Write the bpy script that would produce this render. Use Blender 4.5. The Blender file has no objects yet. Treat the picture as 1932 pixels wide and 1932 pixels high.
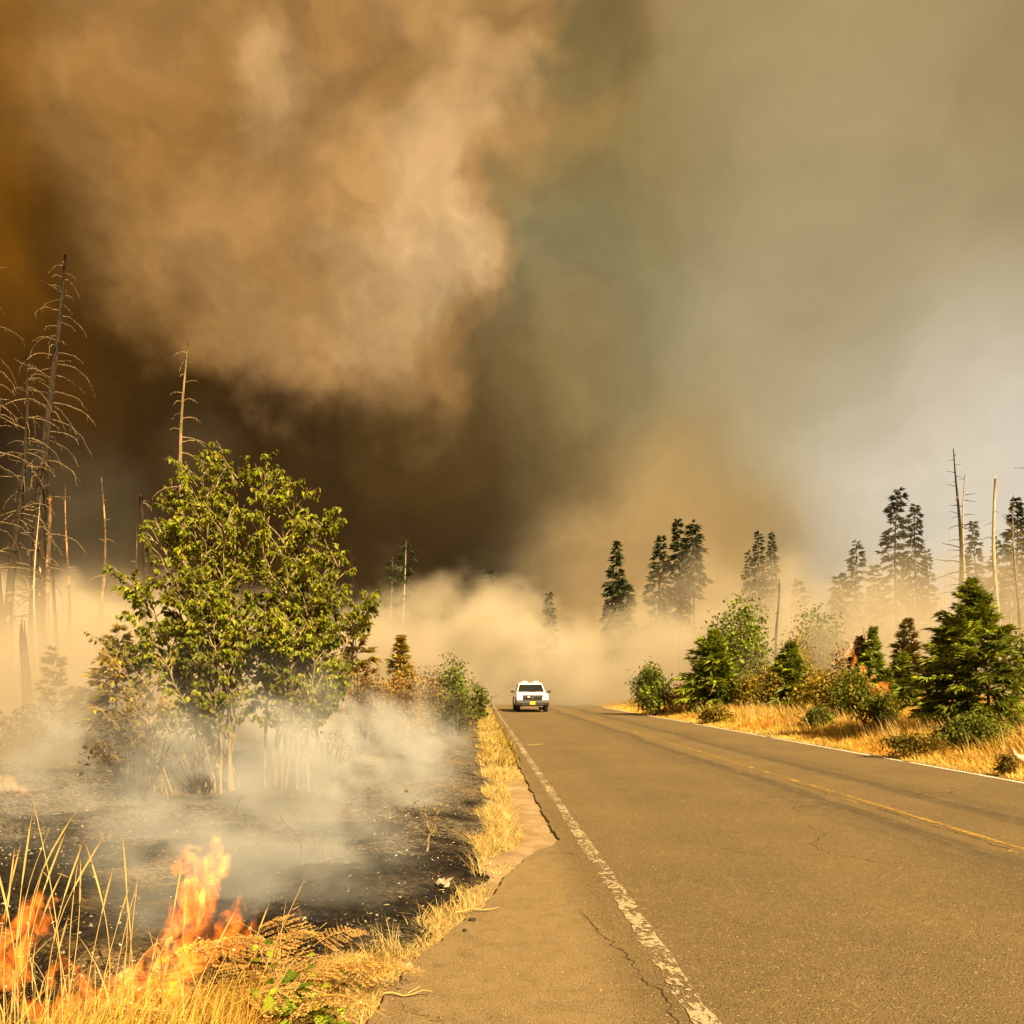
import bpy, math, random
import numpy as np
from mathutils import Vector, Matrix

random.seed(5)
RG = np.random.default_rng(11)
SC = bpy.context.scene
COL = SC.collection
PI = math.pi

# ------------------------------------------------------------------ camera
F, CX, HOR, CH = 1500.0, 966.0, 1293.0, 1.65      # focal length and horizon in photo pixels, eye height in metres
cam = bpy.data.cameras.new('camera')
cam.sensor_width = 36.0
cam.lens = 36.0 * F / 1932.0
cam.shift_y = (HOR - 966.0) / 1932.0
cam.clip_end = 6000
cam_o = bpy.data.objects.new('camera', cam)
cam_o.location = (0, 0, CH)
cam_o.rotation_euler = (PI / 2, 0, 0)
COL.objects.link(cam_o)
SC.camera = cam_o

# ------------------------------------------------------------------ exposure, sun
EXPO = 1.6
SC.view_settings.view_transform = 'Standard'
SC.view_settings.look = 'None'
SC.view_settings.exposure = EXPO
SC.view_settings.gamma = 1.0
SC.cycles.use_denoising = True
SC.cycles.max_bounces = 6
SC.cycles.diffuse_bounces = 2
SC.cycles.glossy_bounces = 2
SC.cycles.transmission_bounces = 3
SC.cycles.transparent_max_bounces = 8
SC.cycles.volume_bounces = 2
SC.cycles.volume_step_rate = 1.0
SC.cycles.volume_max_steps = 256
SC.cycles.sample_clamp_indirect = 4.0
SC.cycles.use_adaptive_sampling = True
SC.cycles.adaptive_threshold = 0.02

SUN_AZ, SUN_EL = 146.0, 36.0          # degrees clockwise from +Y (away from the camera), above the horizon
sd = Vector((math.sin(math.radians(SUN_AZ)) * math.cos(math.radians(SUN_EL)),
             math.cos(math.radians(SUN_AZ)) * math.cos(math.radians(SUN_EL)), math.sin(math.radians(SUN_EL))))
sun = bpy.data.lights.new('sun', 'SUN')
sun.energy = 5.0
sun.angle = math.radians(0.6)
sun.color = (1.0, 0.76, 0.42)
sun_o = bpy.data.objects.new('sun', sun)
sun_o.rotation_euler = (-sd).to_track_quat('-Z', 'Y').to_euler()
sun_o.location = (20, -20, 30)
COL.objects.link(sun_o)


# ------------------------------------------------------------------ node helper
def nd(nt, typ, ins=None, **props):
    n = nt.nodes.new(typ)
    for k, v in props.items():
        setattr(n, k, v)
    for k, v in (ins or {}).items():
        s = n.inputs[k]
        if isinstance(v, bpy.types.NodeSocket):
            nt.links.new(v, s)
        else:
            s.default_value = v
    return n


def mth(nt, op, a, b=0.0, c=0.0, clamp=False):
    return nd(nt, 'ShaderNodeMath', {0: a, 1: b, 2: c}, operation=op, use_clamp=clamp).outputs[0]


def vec(nt, op, a, b=(0, 0, 0)):
    n = nd(nt, 'ShaderNodeVectorMath', {0: a, 1: b}, operation=op)
    return n.outputs['Value'] if op in ('DISTANCE', 'LENGTH', 'DOT_PRODUCT') else n.outputs[0]


def smooth(nt, v, a, b, lo=0.0, hi=1.0):
    return nd(nt, 'ShaderNodeMapRange', {'Value': v, 'From Min': a, 'From Max': b, 'To Min': lo, 'To Max': hi},
              interpolation_type='SMOOTHSTEP').outputs[0]


def noise(nt, v, scale, detail=4.0, rough=0.5, dist=0.0):
    return nd(nt, 'ShaderNodeTexNoise', {'Vector': v, 'Scale': scale, 'Detail': detail, 'Roughness': rough, 'Distortion': dist})


def mixc(nt, fac, a, b, mode='MIX'):
    n = nd(nt, 'ShaderNodeMix', None, data_type='RGBA', blend_type=mode)
    for i, v in ((0, fac), (6, a), (7, b)):
        if isinstance(v, bpy.types.NodeSocket):
            nt.links.new(v, n.inputs[i])
        else:
            n.inputs[i].default_value = v if i == 0 else (tuple(v) + (1.0,))[:4]
    return n.outputs[2]


def lin(r, g, b, k=1.0):
    f = lambda c: ((c / 255.0 + 0.055) / 1.055) ** 2.4 if c > 10 else c / 255.0 / 12.92
    return (f(r) * k, f(g) * k, f(b) * k)


# ------------------------------------------------------------------ world: hazy sky behind the drifting smoke of the fire
world = bpy.data.worlds.new('World')
SC.world = world
world.use_nodes = True
wt = world.node_tree
wt.nodes.clear()
sky = nd(wt, 'ShaderNodeTexSky', sky_type='NISHITA', sun_disc=False, sun_elevation=math.radians(SUN_EL),
         sun_rotation=math.radians(SUN_AZ), air_density=1.5, dust_density=4.0)
dirv = nd(wt, 'ShaderNodeTexCoord').outputs['Generated']


def wdir(px, py):
    return tuple(Vector(((px - CX) / F, 1.0, (HOR - py) / F)).normalized())


na = noise(wt, dirv, 2.6, 3.0, 0.5).outputs['Color']
nb_ = noise(wt, dirv, 7.0, 5.0, 0.55).outputs['Color']
w1 = vec(wt, 'MULTIPLY', vec(wt, 'SUBTRACT', na, (0.5, 0.5, 0.5)), (0.30, 0.30, 0.30))
w2 = vec(wt, 'MULTIPLY', vec(wt, 'SUBTRACT', nb_, (0.5, 0.5, 0.5)), (0.16, 0.16, 0.16))
wsoft = vec(wt, 'ADD', dirv, w1)
wv = vec(wt, 'ADD', wsoft, w2)
WK = 0.5 ** EXPO
base = lin(164, 140, 96, WK)
smoke_c = base


def blob(cur, px, py, r_in, r_out, col, op=1.0, soft=False):
    d = vec(wt, 'DISTANCE', wsoft if soft else wv, wdir(px, py))
    m = smooth(wt, d, r_in / F, r_out / F, op, 0.0)
    return mixc(wt, m, cur, lin(*col, WK))


cur = nd(wt, 'ShaderNodeRGB').outputs[0]
cur.default_value = base + (1,)
# the pale veil away from the column
for a in ((1950, 60, 60, 620, (112, 98, 66), 0.9, True), (1500, 260, 100, 520, (178, 150, 100), 0.8, True),
          (1320, 560, 40, 420, (158, 148, 110), 0.75, True), (1750, 500, 0, 560, (178, 158, 116), 0.8, True),
          (1560, 760, 0, 430, (186, 168, 128), 0.8, True), (2060, 960, 60, 520, (224, 212, 190), 1.0, True),
          (1090, 330, 0, 380, (142, 118, 66), 0.9, True), (1060, 620, 0, 330, (132, 122, 84), 0.8, True),
          (1030, 830, 30, 300, (152, 122, 72), 0.8, False), (1330, 960, 30, 300, (186, 150, 90), 0.85, False),
          (1200, 1150, 60, 380, (196, 154, 92), 0.95, False),
          # the dark side of the column
          (-250, 560, 350, 1000, (62, 36, 8), 1.0, True), (60, 640, 150, 480, (40, 22, 4), 1.0, True),
          (520, 880, 120, 620, (62, 40, 10), 1.0, True), (760, 960, 60, 330, (66, 46, 18), 0.9, False),
          (-40, 110, 100, 500, (140, 86, 8), 0.95, True), (190, 330, 20, 260, (96, 60, 10), 0.7, True), (290, 560, 20, 230, (60, 40, 8), 0.8, True),
          (760, 740, 0, 190, (108, 78, 32), 0.7, False), (930, 760, 0, 170, (104, 84, 46), 0.6, False),
          # grey smoke low over the dead trees
          (210, 960, 40, 190, (104, 84, 52), 0.8, False), (430, 830, 0, 110, (92, 72, 42), 0.5, False)):
    cur = blob(cur, *a[:4], a[4], a[5], a[6])
# the lit billows of the column: crisper, with creases between the puffs
nc_ = noise(wt, dirv, 15.0, 4.0, 0.55).outputs['Color']
w3 = vec(wt, 'MULTIPLY', vec(wt, 'SUBTRACT', nc_, (0.5, 0.5, 0.5)), (0.075, 0.075, 0.075))
wb = vec(wt, 'ADD', vec(wt, 'ADD', wsoft, vec(wt, 'MULTIPLY', w2, (0.8, 0.8, 0.8))), w3)


def puff(cur, px, py, r_in, r_out, col, op=1.0):
    d = vec(wt, 'DISTANCE', wb, wdir(px, py))
    return mixc(wt, smooth(wt, d, r_in / F, r_out / F, op, 0.0), cur, lin(*col, WK))


for a in ((560, -60, 300, 580, (164, 116, 56), 0.95), (580, 230, 290, 410, (168, 122, 66), 0.95), (880, 60, 90, 190, (168, 126, 74), 0.9), (880, 260, 90, 210, (172, 132, 80), 0.95),
          (690, 470, 170, 300, (178, 134, 80), 0.95), (430, 150, 60, 190, (174, 130, 76), 0.8), (330, 230, 40, 200, (150, 104, 46), 0.7), (560, 380, 60, 190, (172, 126, 70), 0.7),
          (850, 470, 60, 140, (220, 178, 122), 0.9), (690, 560, 50, 130, (210, 166, 108), 0.85), (790, 560, 20, 110, (220, 178, 122), 0.8), (560, 520, 10, 110, (176, 128, 70), 0.6),
          (470, 140, 20, 110, (212, 166, 106), 0.8), (860, 330, 20, 120, (212, 168, 112), 0.8), (930, 170, 10, 110, (200, 156, 98), 0.8), (720, 340, 0, 130, (186, 140, 80), 0.6),
          (640, 90, 0, 110, (184, 136, 76), 0.5), (760, 130, 10, 90, (150, 104, 46), 0.5), (1080, 90, 60, 150, (136, 114, 68), 0.9), (925, 60, 60, 120, (176, 132, 76), 0.85), (940, 190, 50, 105, (196, 152, 96), 0.8), (900, 330, 40, 95, (206, 162, 106), 0.7), (800, 660, 0, 110, (140, 102, 50), 0.6)):
    cur = puff(cur, *a)
pm = smooth(wt, vec(wt, 'DISTANCE', wb, wdir(680, 260)), 330 / F, 520 / F, 1.0, 0.0)
crease = mth(wt, 'ABSOLUTE', mth(wt, 'SUBTRACT', noise(wt, wb, 6.5, 3.0, 0.5).outputs['Fac'], 0.5))
crv = smooth(wt, crease, 0.0, 0.11, 0.90, 1.04)
crv = mth(wt, 'ADD', 1.0, mth(wt, 'MULTIPLY', mth(wt, 'SUBTRACT', crv, 1.0), pm))
fine = noise(wt, wv, 7.5, 7.0, 0.56).outputs['Fac']
big = noise(wt, wsoft, 3.2, 5.0, 0.55).outputs['Fac']
lm_ = smooth(wt, nd(wt, 'ShaderNodeSeparateXYZ', {0: wsoft}).outputs[0], -0.05, 0.22, 1.0, 0.28)       # the veil is smoother than the column
fv = mth(wt, 'MULTIPLY_ADD', mth(wt, 'SUBTRACT', smooth(wt, fine, 0.25, 0.75, 0.72, 1.30), 1.0), lm_, 1.0)
val = mth(wt, 'MULTIPLY', fv, smooth(wt, big, 0.25, 0.75, 0.90, 1.10))
val = mth(wt, 'MULTIPLY', val, crv)
cur = vec(wt, 'SCALE', cur)
cur.node.inputs['Scale'].default_value = 1.0
wt.links.new(val, cur.node.inputs['Scale'])
bg_sky = nd(wt, 'ShaderNodeBackground', {'Color': sky.outputs[0], 'Strength': 0.05})
bg_smoke = nd(wt, 'ShaderNodeBackground', {'Color': cur, 'Strength': 1.0})
mxs = nd(wt, 'ShaderNodeMixShader', {0: 0.996, 1: bg_sky.outputs[0], 2: bg_smoke.outputs[0]})
world.cycles.sampling_method = 'MANUAL'
world.cycles.sample_map_resolution = 256
wo = nd(wt, 'ShaderNodeOutputWorld', {'Surface': mxs.outputs[0]})
# ------------------------------------------------------------------ mesh and object helpers
def tag(o, label=None, cat=None, group=None, kind=None):
    for k, v in (('label', label), ('category', cat), ('group', group), ('kind', kind)):
        if v:
            o[k] = v
    return o


def thing(name, label, cat, loc=(0, 0, 0), group=None, rz=0.0):
    o = bpy.data.objects.new(name, None)
    COL.objects.link(o)
    o.location = loc
    o.rotation_euler = (0, 0, rz)
    o.empty_display_size = 0.2
    return tag(o, label, cat, group)


class MB:
    """collects vertices and faces, builds one mesh object"""
    def __init__(s):
        s.v, s.f, s.c, s.n = [], [], [], 0

    def add(s, V, Fc, c=None):
        V = np.asarray(V, float).reshape(-1, 3)
        Fc = np.asarray(Fc, int)
        s.v.append(V)
        s.f.append(Fc + s.n)
        if c is None:
            c = (1, 1, 1)
        c = np.asarray(c, float)
        s.c.append(np.broadcast_to(c, (len(V), 3)) if c.ndim == 1 else c)
        s.n += len(V)
        return s

    def box(s, c, size, rot=None, taper=1.0):
        x, y, z = (d / 2 for d in size)
        V = np.array([(-x, -y, -z), (x, -y, -z), (x, y, -z), (-x, y, -z),
                      (-x * taper, -y * taper, z), (x * taper, -y * taper, z), (x * taper, y * taper, z), (-x * taper, y * taper, z)])
        if rot is not None:
            V = V @ np.array(rot.to_3x3()).T
        return s.add(V + np.array(c), [(0, 3, 2, 1), (4, 5, 6, 7), (0, 1, 5, 4), (1, 2, 6, 5), (2, 3, 7, 6), (3, 0, 4, 7)])

    def tube(s, pts, rad, k=6, c=None, cap=True):
        P = np.asarray(pts, float)
        r = np.broadcast_to(np.asarray(rad, float), (len(P),))
        T = np.gradient(P, axis=0)
        T /= np.linalg.norm(T, axis=1)[:, None] + 1e-9
        ref = np.where(np.abs(T[:, 2:3]) > 0.8, np.array([[1.0, 0.2, 0]]), np.array([[0.1, 0, 1.0]]))
        A = np.cross(T, ref)
        A /= np.linalg.norm(A, axis=1)[:, None] + 1e-9
        B = np.cross(T, A)
        th = np.arange(k) * 2 * PI / k
        V = P[:, None] + r[:, None, None] * (np.cos(th)[None, :, None] * A[:, None] + np.sin(th)[None, :, None] * B[:, None])
        n = len(P)
        i = np.arange(n - 1)[:, None] * k
        j = np.arange(k)[None]
        Fc = np.stack([i + j, i + (j + 1) % k, i + k + (j + 1) % k, i + k + j], -1).reshape(-1, 4)
        s.add(V.reshape(-1, 3), Fc, c)
        if cap and k > 3:
            o = s.n - n * k
            s.f.append(np.array([list(range(o, o + k))]))
            s.f.append(np.array([list(range(o + (n - 1) * k, o + n * k))[::-1]]))
        return s

    def leaves(s, P, D, L, W, fold=0.15, c=None, droop=0.0):
        """P base, D direction (unit), L length, W width: folded two-triangle leaves"""
        P, D = np.asarray(P, float), np.asarray(D, float)
        n = len(P)
        D = D / (np.linalg.norm(D, axis=1)[:, None] + 1e-9)
        up = RG.normal(size=(n, 3)) * 0.6 + np.array([0, 0, 1.0])
        S = np.cross(D, up)
        S /= np.linalg.norm(S, axis=1)[:, None] + 1e-9
        U = np.cross(S, D)
        L = np.broadcast_to(np.asarray(L, float), (n,))[:, None]
        W = np.broadcast_to(np.asarray(W, float), (n,))[:, None]
        mid = P + D * L * 0.45
        tip = P + D * L + np.array([0, 0, -1.0]) * L * droop
        V = np.stack([P, mid + S * W / 2 + U * W * fold, tip, mid - S * W / 2 + U * W * fold], 1).reshape(-1, 3)
        b = np.arange(n)[:, None] * 4
        Fc = np.concatenate([b + np.array([[0, 1, 2]]), b + np.array([[0, 2, 3]])])
        if c is not None:
            c = np.asarray(c, float)
            c = np.repeat(c, 4, 0) if c.ndim == 2 else c
        return s.add(V, Fc, c)

    def build(s, name, mat, parent=None, smooth=False):
        me = bpy.data.meshes.new(name)
        if s.n:
            V = np.concatenate(s.v)
            me.vertices.add(len(V))
            me.vertices.foreach_set('co', V.astype(np.float32).ravel())
            idx = np.concatenate([f.ravel() for f in s.f])
            sz = np.concatenate([np.full(len(f), f.shape[1]) for f in s.f])
            me.loops.add(len(idx))
            me.loops.foreach_set('vertex_index', idx.astype(np.int32))
            me.polygons.add(len(sz))
            me.polygons.foreach_set('loop_start', (np.cumsum(sz) - sz).astype(np.int32))
            me.polygons.foreach_set('loop_total', sz.astype(np.int32))
            me.polygons.foreach_set('use_smooth', np.full(len(sz), bool(smooth)))
            at = me.color_attributes.new('tint', 'FLOAT_COLOR', 'POINT')
            Cc = np.concatenate(s.c)
            at.data.foreach_set('color', np.concatenate([Cc, np.ones((len(Cc), 1))], 1).astype(np.float32).ravel())
            me.update(calc_edges=True)
            me.validate()
        if mat:
            me.materials.append(mat)
        o = bpy.data.objects.new(name, me)
        COL.objects.link(o)
        o.parent = parent
        return o


def bevel(o, w=0.02, seg=2):
    m = o.modifiers.new('bevel', 'BEVEL')
    m.width, m.segments, m.limit_method = w, seg, 'ANGLE'
    return o


def gd(py, z=0.0):
    """distance from the camera of a point at height z that shows at photo row py"""
    return F * (CH - z) / (py - HOR)


def gx(px, D):
    return (px - CX) / F * D


def gz(py, D):
    return CH - (py - HOR) / F * D


def vnoise(x, y, s=1.0, seed=0):
    """cheap smooth 2-D noise in -1..1 for arrays"""
    r = np.random.default_rng(1000 + seed)
    o = np.zeros_like(x, float)
    for k in range(7):
        a = r.uniform(0, 2 * PI)
        fq = s * r.uniform(0.6, 1.7)
        ph = r.uniform(0, 6.28)
        ph2 = r.uniform(0, 6.28)
        u, v = x * math.cos(a) + y * math.sin(a), -x * math.sin(a) + y * math.cos(a)
        o += np.sin(u * fq + ph + 1.3 * np.sin(v * fq * 0.7 + ph2))
    return o / 3.6


# ------------------------------------------------------------------ materials
def mat_new(name):
    m = bpy.data.materials.new(name)
    m.use_nodes = True
    nt = m.node_tree
    nt.nodes.clear()
    out = nt.nodes.new('ShaderNodeOutputMaterial')
    return m, nt, out


def mat_plain(name, col, rough=0.6, metal=0.0, spec=0.5, var=0.12, scale=6.0, emit=None):
    m, nt, out = mat_new(name)
    co = nd(nt, 'ShaderNodeTexCoord').outputs['Object']
    n = noise(nt, co, scale, 4.0).outputs['Fac']
    c = mixc(nt, n, tuple(x * (1 - var) for x in col), tuple(min(1, x * (1 + var)) for x in col))
    p = nd(nt, 'ShaderNodeBsdfPrincipled', {'Base Color': c, 'Roughness': rough, 'Metallic': metal, 'Specular IOR Level': spec})
    if emit:
        p.inputs['Emission Color'].default_value = emit[0] + (1,)
        p.inputs['Emission Strength'].default_value = emit[1]
    nt.links.new(p.outputs[0], out.inputs[0])
    return m


def mat_veg(name, col, trans=0.3, rough=0.65, var=0.35, scale=2.5, col2=None):
    """leaf-like: tint attribute times colour, part of the light shines through"""
    m, nt, out = mat_new(name)
    at = nd(nt, 'ShaderNodeAttribute', attribute_name='tint').outputs['Color']
    co = nd(nt, 'ShaderNodeTexCoord').outputs['Object']
    n = noise(nt, co, scale, 3.0).outputs['Fac']
    c2 = col2 or tuple(x * (1 - var) for x in col)
    c = mixc(nt, smooth(nt, n, 0.35, 0.65), c2, tuple(x * (1 + var * 0.4) for x in col))
    c = mixc(nt, 1.0, c, at, 'MULTIPLY')
    p = nd(nt, 'ShaderNodeBsdfPrincipled', {'Base Color': c, 'Roughness': rough, 'Specular IOR Level': 0.25})
    t = nd(nt, 'ShaderNodeBsdfTranslucent', {'Color': c})
    mx = nd(nt, 'ShaderNodeMixShader', {0: trans, 1: p.outputs[0], 2: t.outputs[0]})
    nt.links.new(mx.outputs[0], out.inputs[0])
    return m


def mat_bark(name, dark, light, patch=None, amt=0.6, scale=3.0):
    m, nt, out = mat_new(name)
    co = nd(nt, 'ShaderNodeTexCoord').outputs['Object']
    st = vec(nt, 'MULTIPLY', co, (6.0, 6.0, 0.8))
    n = noise(nt, st, scale, 6.0, 0.65).outputs['Fac']
    c = mixc(nt, smooth(nt, n, 0.35, 0.7), dark, light)
    if patch:
        n2 = noise(nt, vec(nt, 'MULTIPLY', co, (2.0, 2.0, 0.7)), 1.1, 5.0, 0.65).outputs['Fac']
        c = mixc(nt, smooth(nt, n2, amt, amt + 0.05), c, patch)
    bp = nd(nt, 'ShaderNodeBump', {'Height': n, 'Strength': 0.8, 'Distance': 0.03})
    p = nd(nt, 'ShaderNodeBsdfPrincipled', {'Base Color': c, 'Roughness': 0.9, 'Specular IOR Level': 0.15, 'Normal': bp.outputs[0]})
    nt.links.new(p.outputs[0], out.inputs[0])
    return m
# ------------------------------------------------------------------ the lie of the land
RB = -61.0 / F                      # the road runs slightly to the left of straight ahead
X_EDGE_L, X_CENTRE, X_EDGE_R = 1.10, 5.40, 9.18   # paint lines at y = 0


def line_x(x0, y):
    return x0 + RB * y


PAVE = np.array([(-3, -1.0), (2.0, -0.92), (3.9, -0.72), (4.9, -0.56), (5.5, -0.36), (6.1, -0.19), (6.9, -0.04), (7.5, 0.10),
                 (7.9, 0.24), (8.15, 0.40), (8.5, 0.50), (10, 0.42), (12, 0.33), (16, 0.16), (22, -0.06), (30, -0.38), (60, -1.60), (400, -15.4)])


def pave_x(y):
    return np.interp(y, PAVE[:, 0], PAVE[:, 1])


def ground_z(x, y):
    """height of the natural ground"""
    x, y = np.asarray(x, float), np.asarray(y, float)
    dr = x - (X_EDGE_R + 0.3 + RB * y)
    bank = 0.75 * np.clip(dr / 10.0, 0, 1) ** 1.2 * (0.75 + 0.25 * np.clip((60 - y) / 40, 0, 1))
    bank += np.where(dr > 0, 0.10 * vnoise(x, y, 0.5, 1) * np.clip(dr / 2.5, 0, 1), 0)
    dl = pave_x(y) - x
    left = np.where(dl > 0, (0.10 * vnoise(x, y, 0.55, 2) + 0.05 * vnoise(x, y, 1.7, 3)) * np.clip((dl - 0.3) / 1.5, 0, 1), 0)
    left += 0.18 * np.clip((dl - 2.0) / 8.0, 0, 1)
    far = 0.0
    return np.where(dr > 0, bank, left) + far - 0.035


def grid_axis(knots):
    out = []
    for a, b, n in knots:
        out += list(np.linspace(a, b, n, endpoint=False))
    return np.array(out + [knots[-1][1]])


def sheet(xs, ys, zf):
    X, Y = np.meshgrid(xs, ys)
    Z = zf(X, Y)
    n, m = X.shape
    i = np.arange(n - 1)[:, None] * m
    j = np.arange(m - 1)[None]
    Fc = np.stack([i + j, i + j + 1, i + m + j + 1, i + m + j], -1).reshape(-1, 4)
    return np.stack([X, Y, Z], -1).reshape(-1, 3), Fc


# --- dry earth and straw, one sheet to the horizon
def mat_earth():
    m, nt, out = mat_new('dry_earth')
    co = nd(nt, 'ShaderNodeTexCoord').outputs['Object']
    n1 = noise(nt, co, 0.9, 6.0, 0.6).outputs['Fac']
    n2 = noise(nt, co, 14.0, 6.0, 0.65).outputs['Fac']
    c = mixc(nt, smooth(nt, n1, 0.35, 0.65), (0.22, 0.14, 0.055), (0.36, 0.24, 0.10))
    c = mixc(nt, smooth(nt, n2, 0.3, 0.7, 0, 0.7), c, (0.42, 0.29, 0.13))
    c = mixc(nt, smooth(nt, noise(nt, co, 45.0, 3.0).outputs['Fac'], 0.55, 0.75, 0, 0.6), c, (0.10, 0.065, 0.03))
    bp = nd(nt, 'ShaderNodeBump', {'Height': n2, 'Strength': 0.7, 'Distance': 0.05})
    p = nd(nt, 'ShaderNodeBsdfPrincipled', {'Base Color': c, 'Roughness': 0.95, 'Specular IOR Level': 0.1, 'Normal': bp.outputs[0]})
    nt.links.new(p.outputs[0], out.inputs[0])
    return m


M_EARTH = mat_earth()
xs = grid_axis([(-3000, -120, 10), (-120, -16, 30), (-16, 20, 150), (20, 120, 40), (120, 3000, 10)])
ys = grid_axis([(-60, 2, 16), (2, 24, 90), (24, 80, 70), (80, 300, 30), (300, 4000, 12)])
V, Fc = sheet(xs, ys, ground_z)
g = MB().add(V, Fc).build('ground', M_EARTH, smooth=True)
tag(g, 'dry straw coloured earth reaching to the horizon', 'ground', kind='structure')


# --- the burned ground beside the road
def burn_edge(y):
    """x of the edge of the burn towards the road"""
    e = np.interp(y, [2, 3.9, 4.4, 4.9, 5.6, 6.4, 7.5, 9, 11, 14, 20, 40], [-2.2, -1.75, -1.25, -0.84, -0.46, -0.32, -0.24, -0.28, -0.26, -0.40, -0.72, -1.6])
    return e + 0.10 * np.sin(y * 2.9) + 0.06 * np.sin(y * 7.3 + 1)


def burn_near(x):
    """y of the edge of the burn towards the camera"""
    return np.interp(x, [-7, -4, -2.9, -2.2, -1.7, -1.2, -0.8], [3.2, 3.3, 3.5, 3.7, 3.95, 4.4, 4.9]) + 0.08 * np.sin(x * 6)


def burn_z(x, y):
    b = ground_z(x, y)
    d = np.minimum(np.minimum(burn_edge(y) - x, (y - burn_near(x)) * 1.2), np.minimum((46 - y) * 0.5, (x + 22) * 0.5))
    d = d + 0.10 * vnoise(x, y, 5.0, 7)
    hump = 0.05 * vnoise(x, y, 2.2, 4) + 0.025 * vnoise(x, y, 6.0, 5) + 0.012 * vnoise(x, y, 17.0, 6) + RG.normal(size=x.shape) * 0.006
    return b + np.clip(d * 0.5, -0.2, 0.02) + (hump + 0.10) * np.clip(d * 1.2, 0, 1)


def mat_char():
    m, nt, out = mat_new('charred_ground')
    co = nd(nt, 'ShaderNodeTexCoord').outputs['Object']
    n1 = noise(nt, co, 0.8, 6.0, 0.62, 0.4).outputs['Fac']
    n2 = noise(nt, co, 9.0, 8.0, 0.7).outputs['Fac']
    st = vec(nt, 'MULTIPLY', co, (1.0, 2.4, 1.0))
    n3 = noise(nt, st, 16.0, 6.0, 0.75, 0.6).outputs['Fac']
    c = mixc(nt, smooth(nt, n2, 0.35, 0.7), (0.008, 0.0065, 0.005), (0.045, 0.034, 0.022))
    # pale ash in patches
    oldb = smooth(nt, nd(nt, 'ShaderNodeSeparateXYZ', {0: co}).outputs[1], 6.5, 11.0, -0.04, 0.16)      # burned longer ago, more ash
    ash = mth(nt, 'MULTIPLY', smooth(nt, mth(nt, 'ADD', n1, oldb), 0.46, 0.62), smooth(nt, n3, 0.44, 0.60))
    c = mixc(nt, ash, c, (0.30, 0.24, 0.16))
    straw = mth(nt, 'MULTIPLY', smooth(nt, noise(nt, co, 0.55, 4.0).outputs['Fac'], 0.56, 0.66), smooth(nt, n3, 0.40, 0.56))
    c = mixc(nt, straw, c, (0.30, 0.20, 0.09))
    bp = nd(nt, 'ShaderNodeBump', {'Height': n3, 'Strength': 1.0, 'Distance': 0.06})
    p = nd(nt, 'ShaderNodeBsdfPrincipled', {'Base Color': c, 'Roughness': 0.95, 'Specular IOR Level': 0.1, 'Normal': bp.outputs[0]})
    nt.links.new(p.outputs[0], out.inputs[0])
    return m


xs = grid_axis([(-22, -7, 60), (-7, 0.2, 150)])
ys = grid_axis([(3.0, 10, 150), (10, 20, 120), (20, 46, 90)])
V, Fc = sheet(xs, ys, burn_z)
g = MB().add(V, Fc).build('burned_ground', mat_char(), smooth=True)
tag(g, 'blackened burned ground with pale ash beside the road', 'ground', kind='structure')


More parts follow.
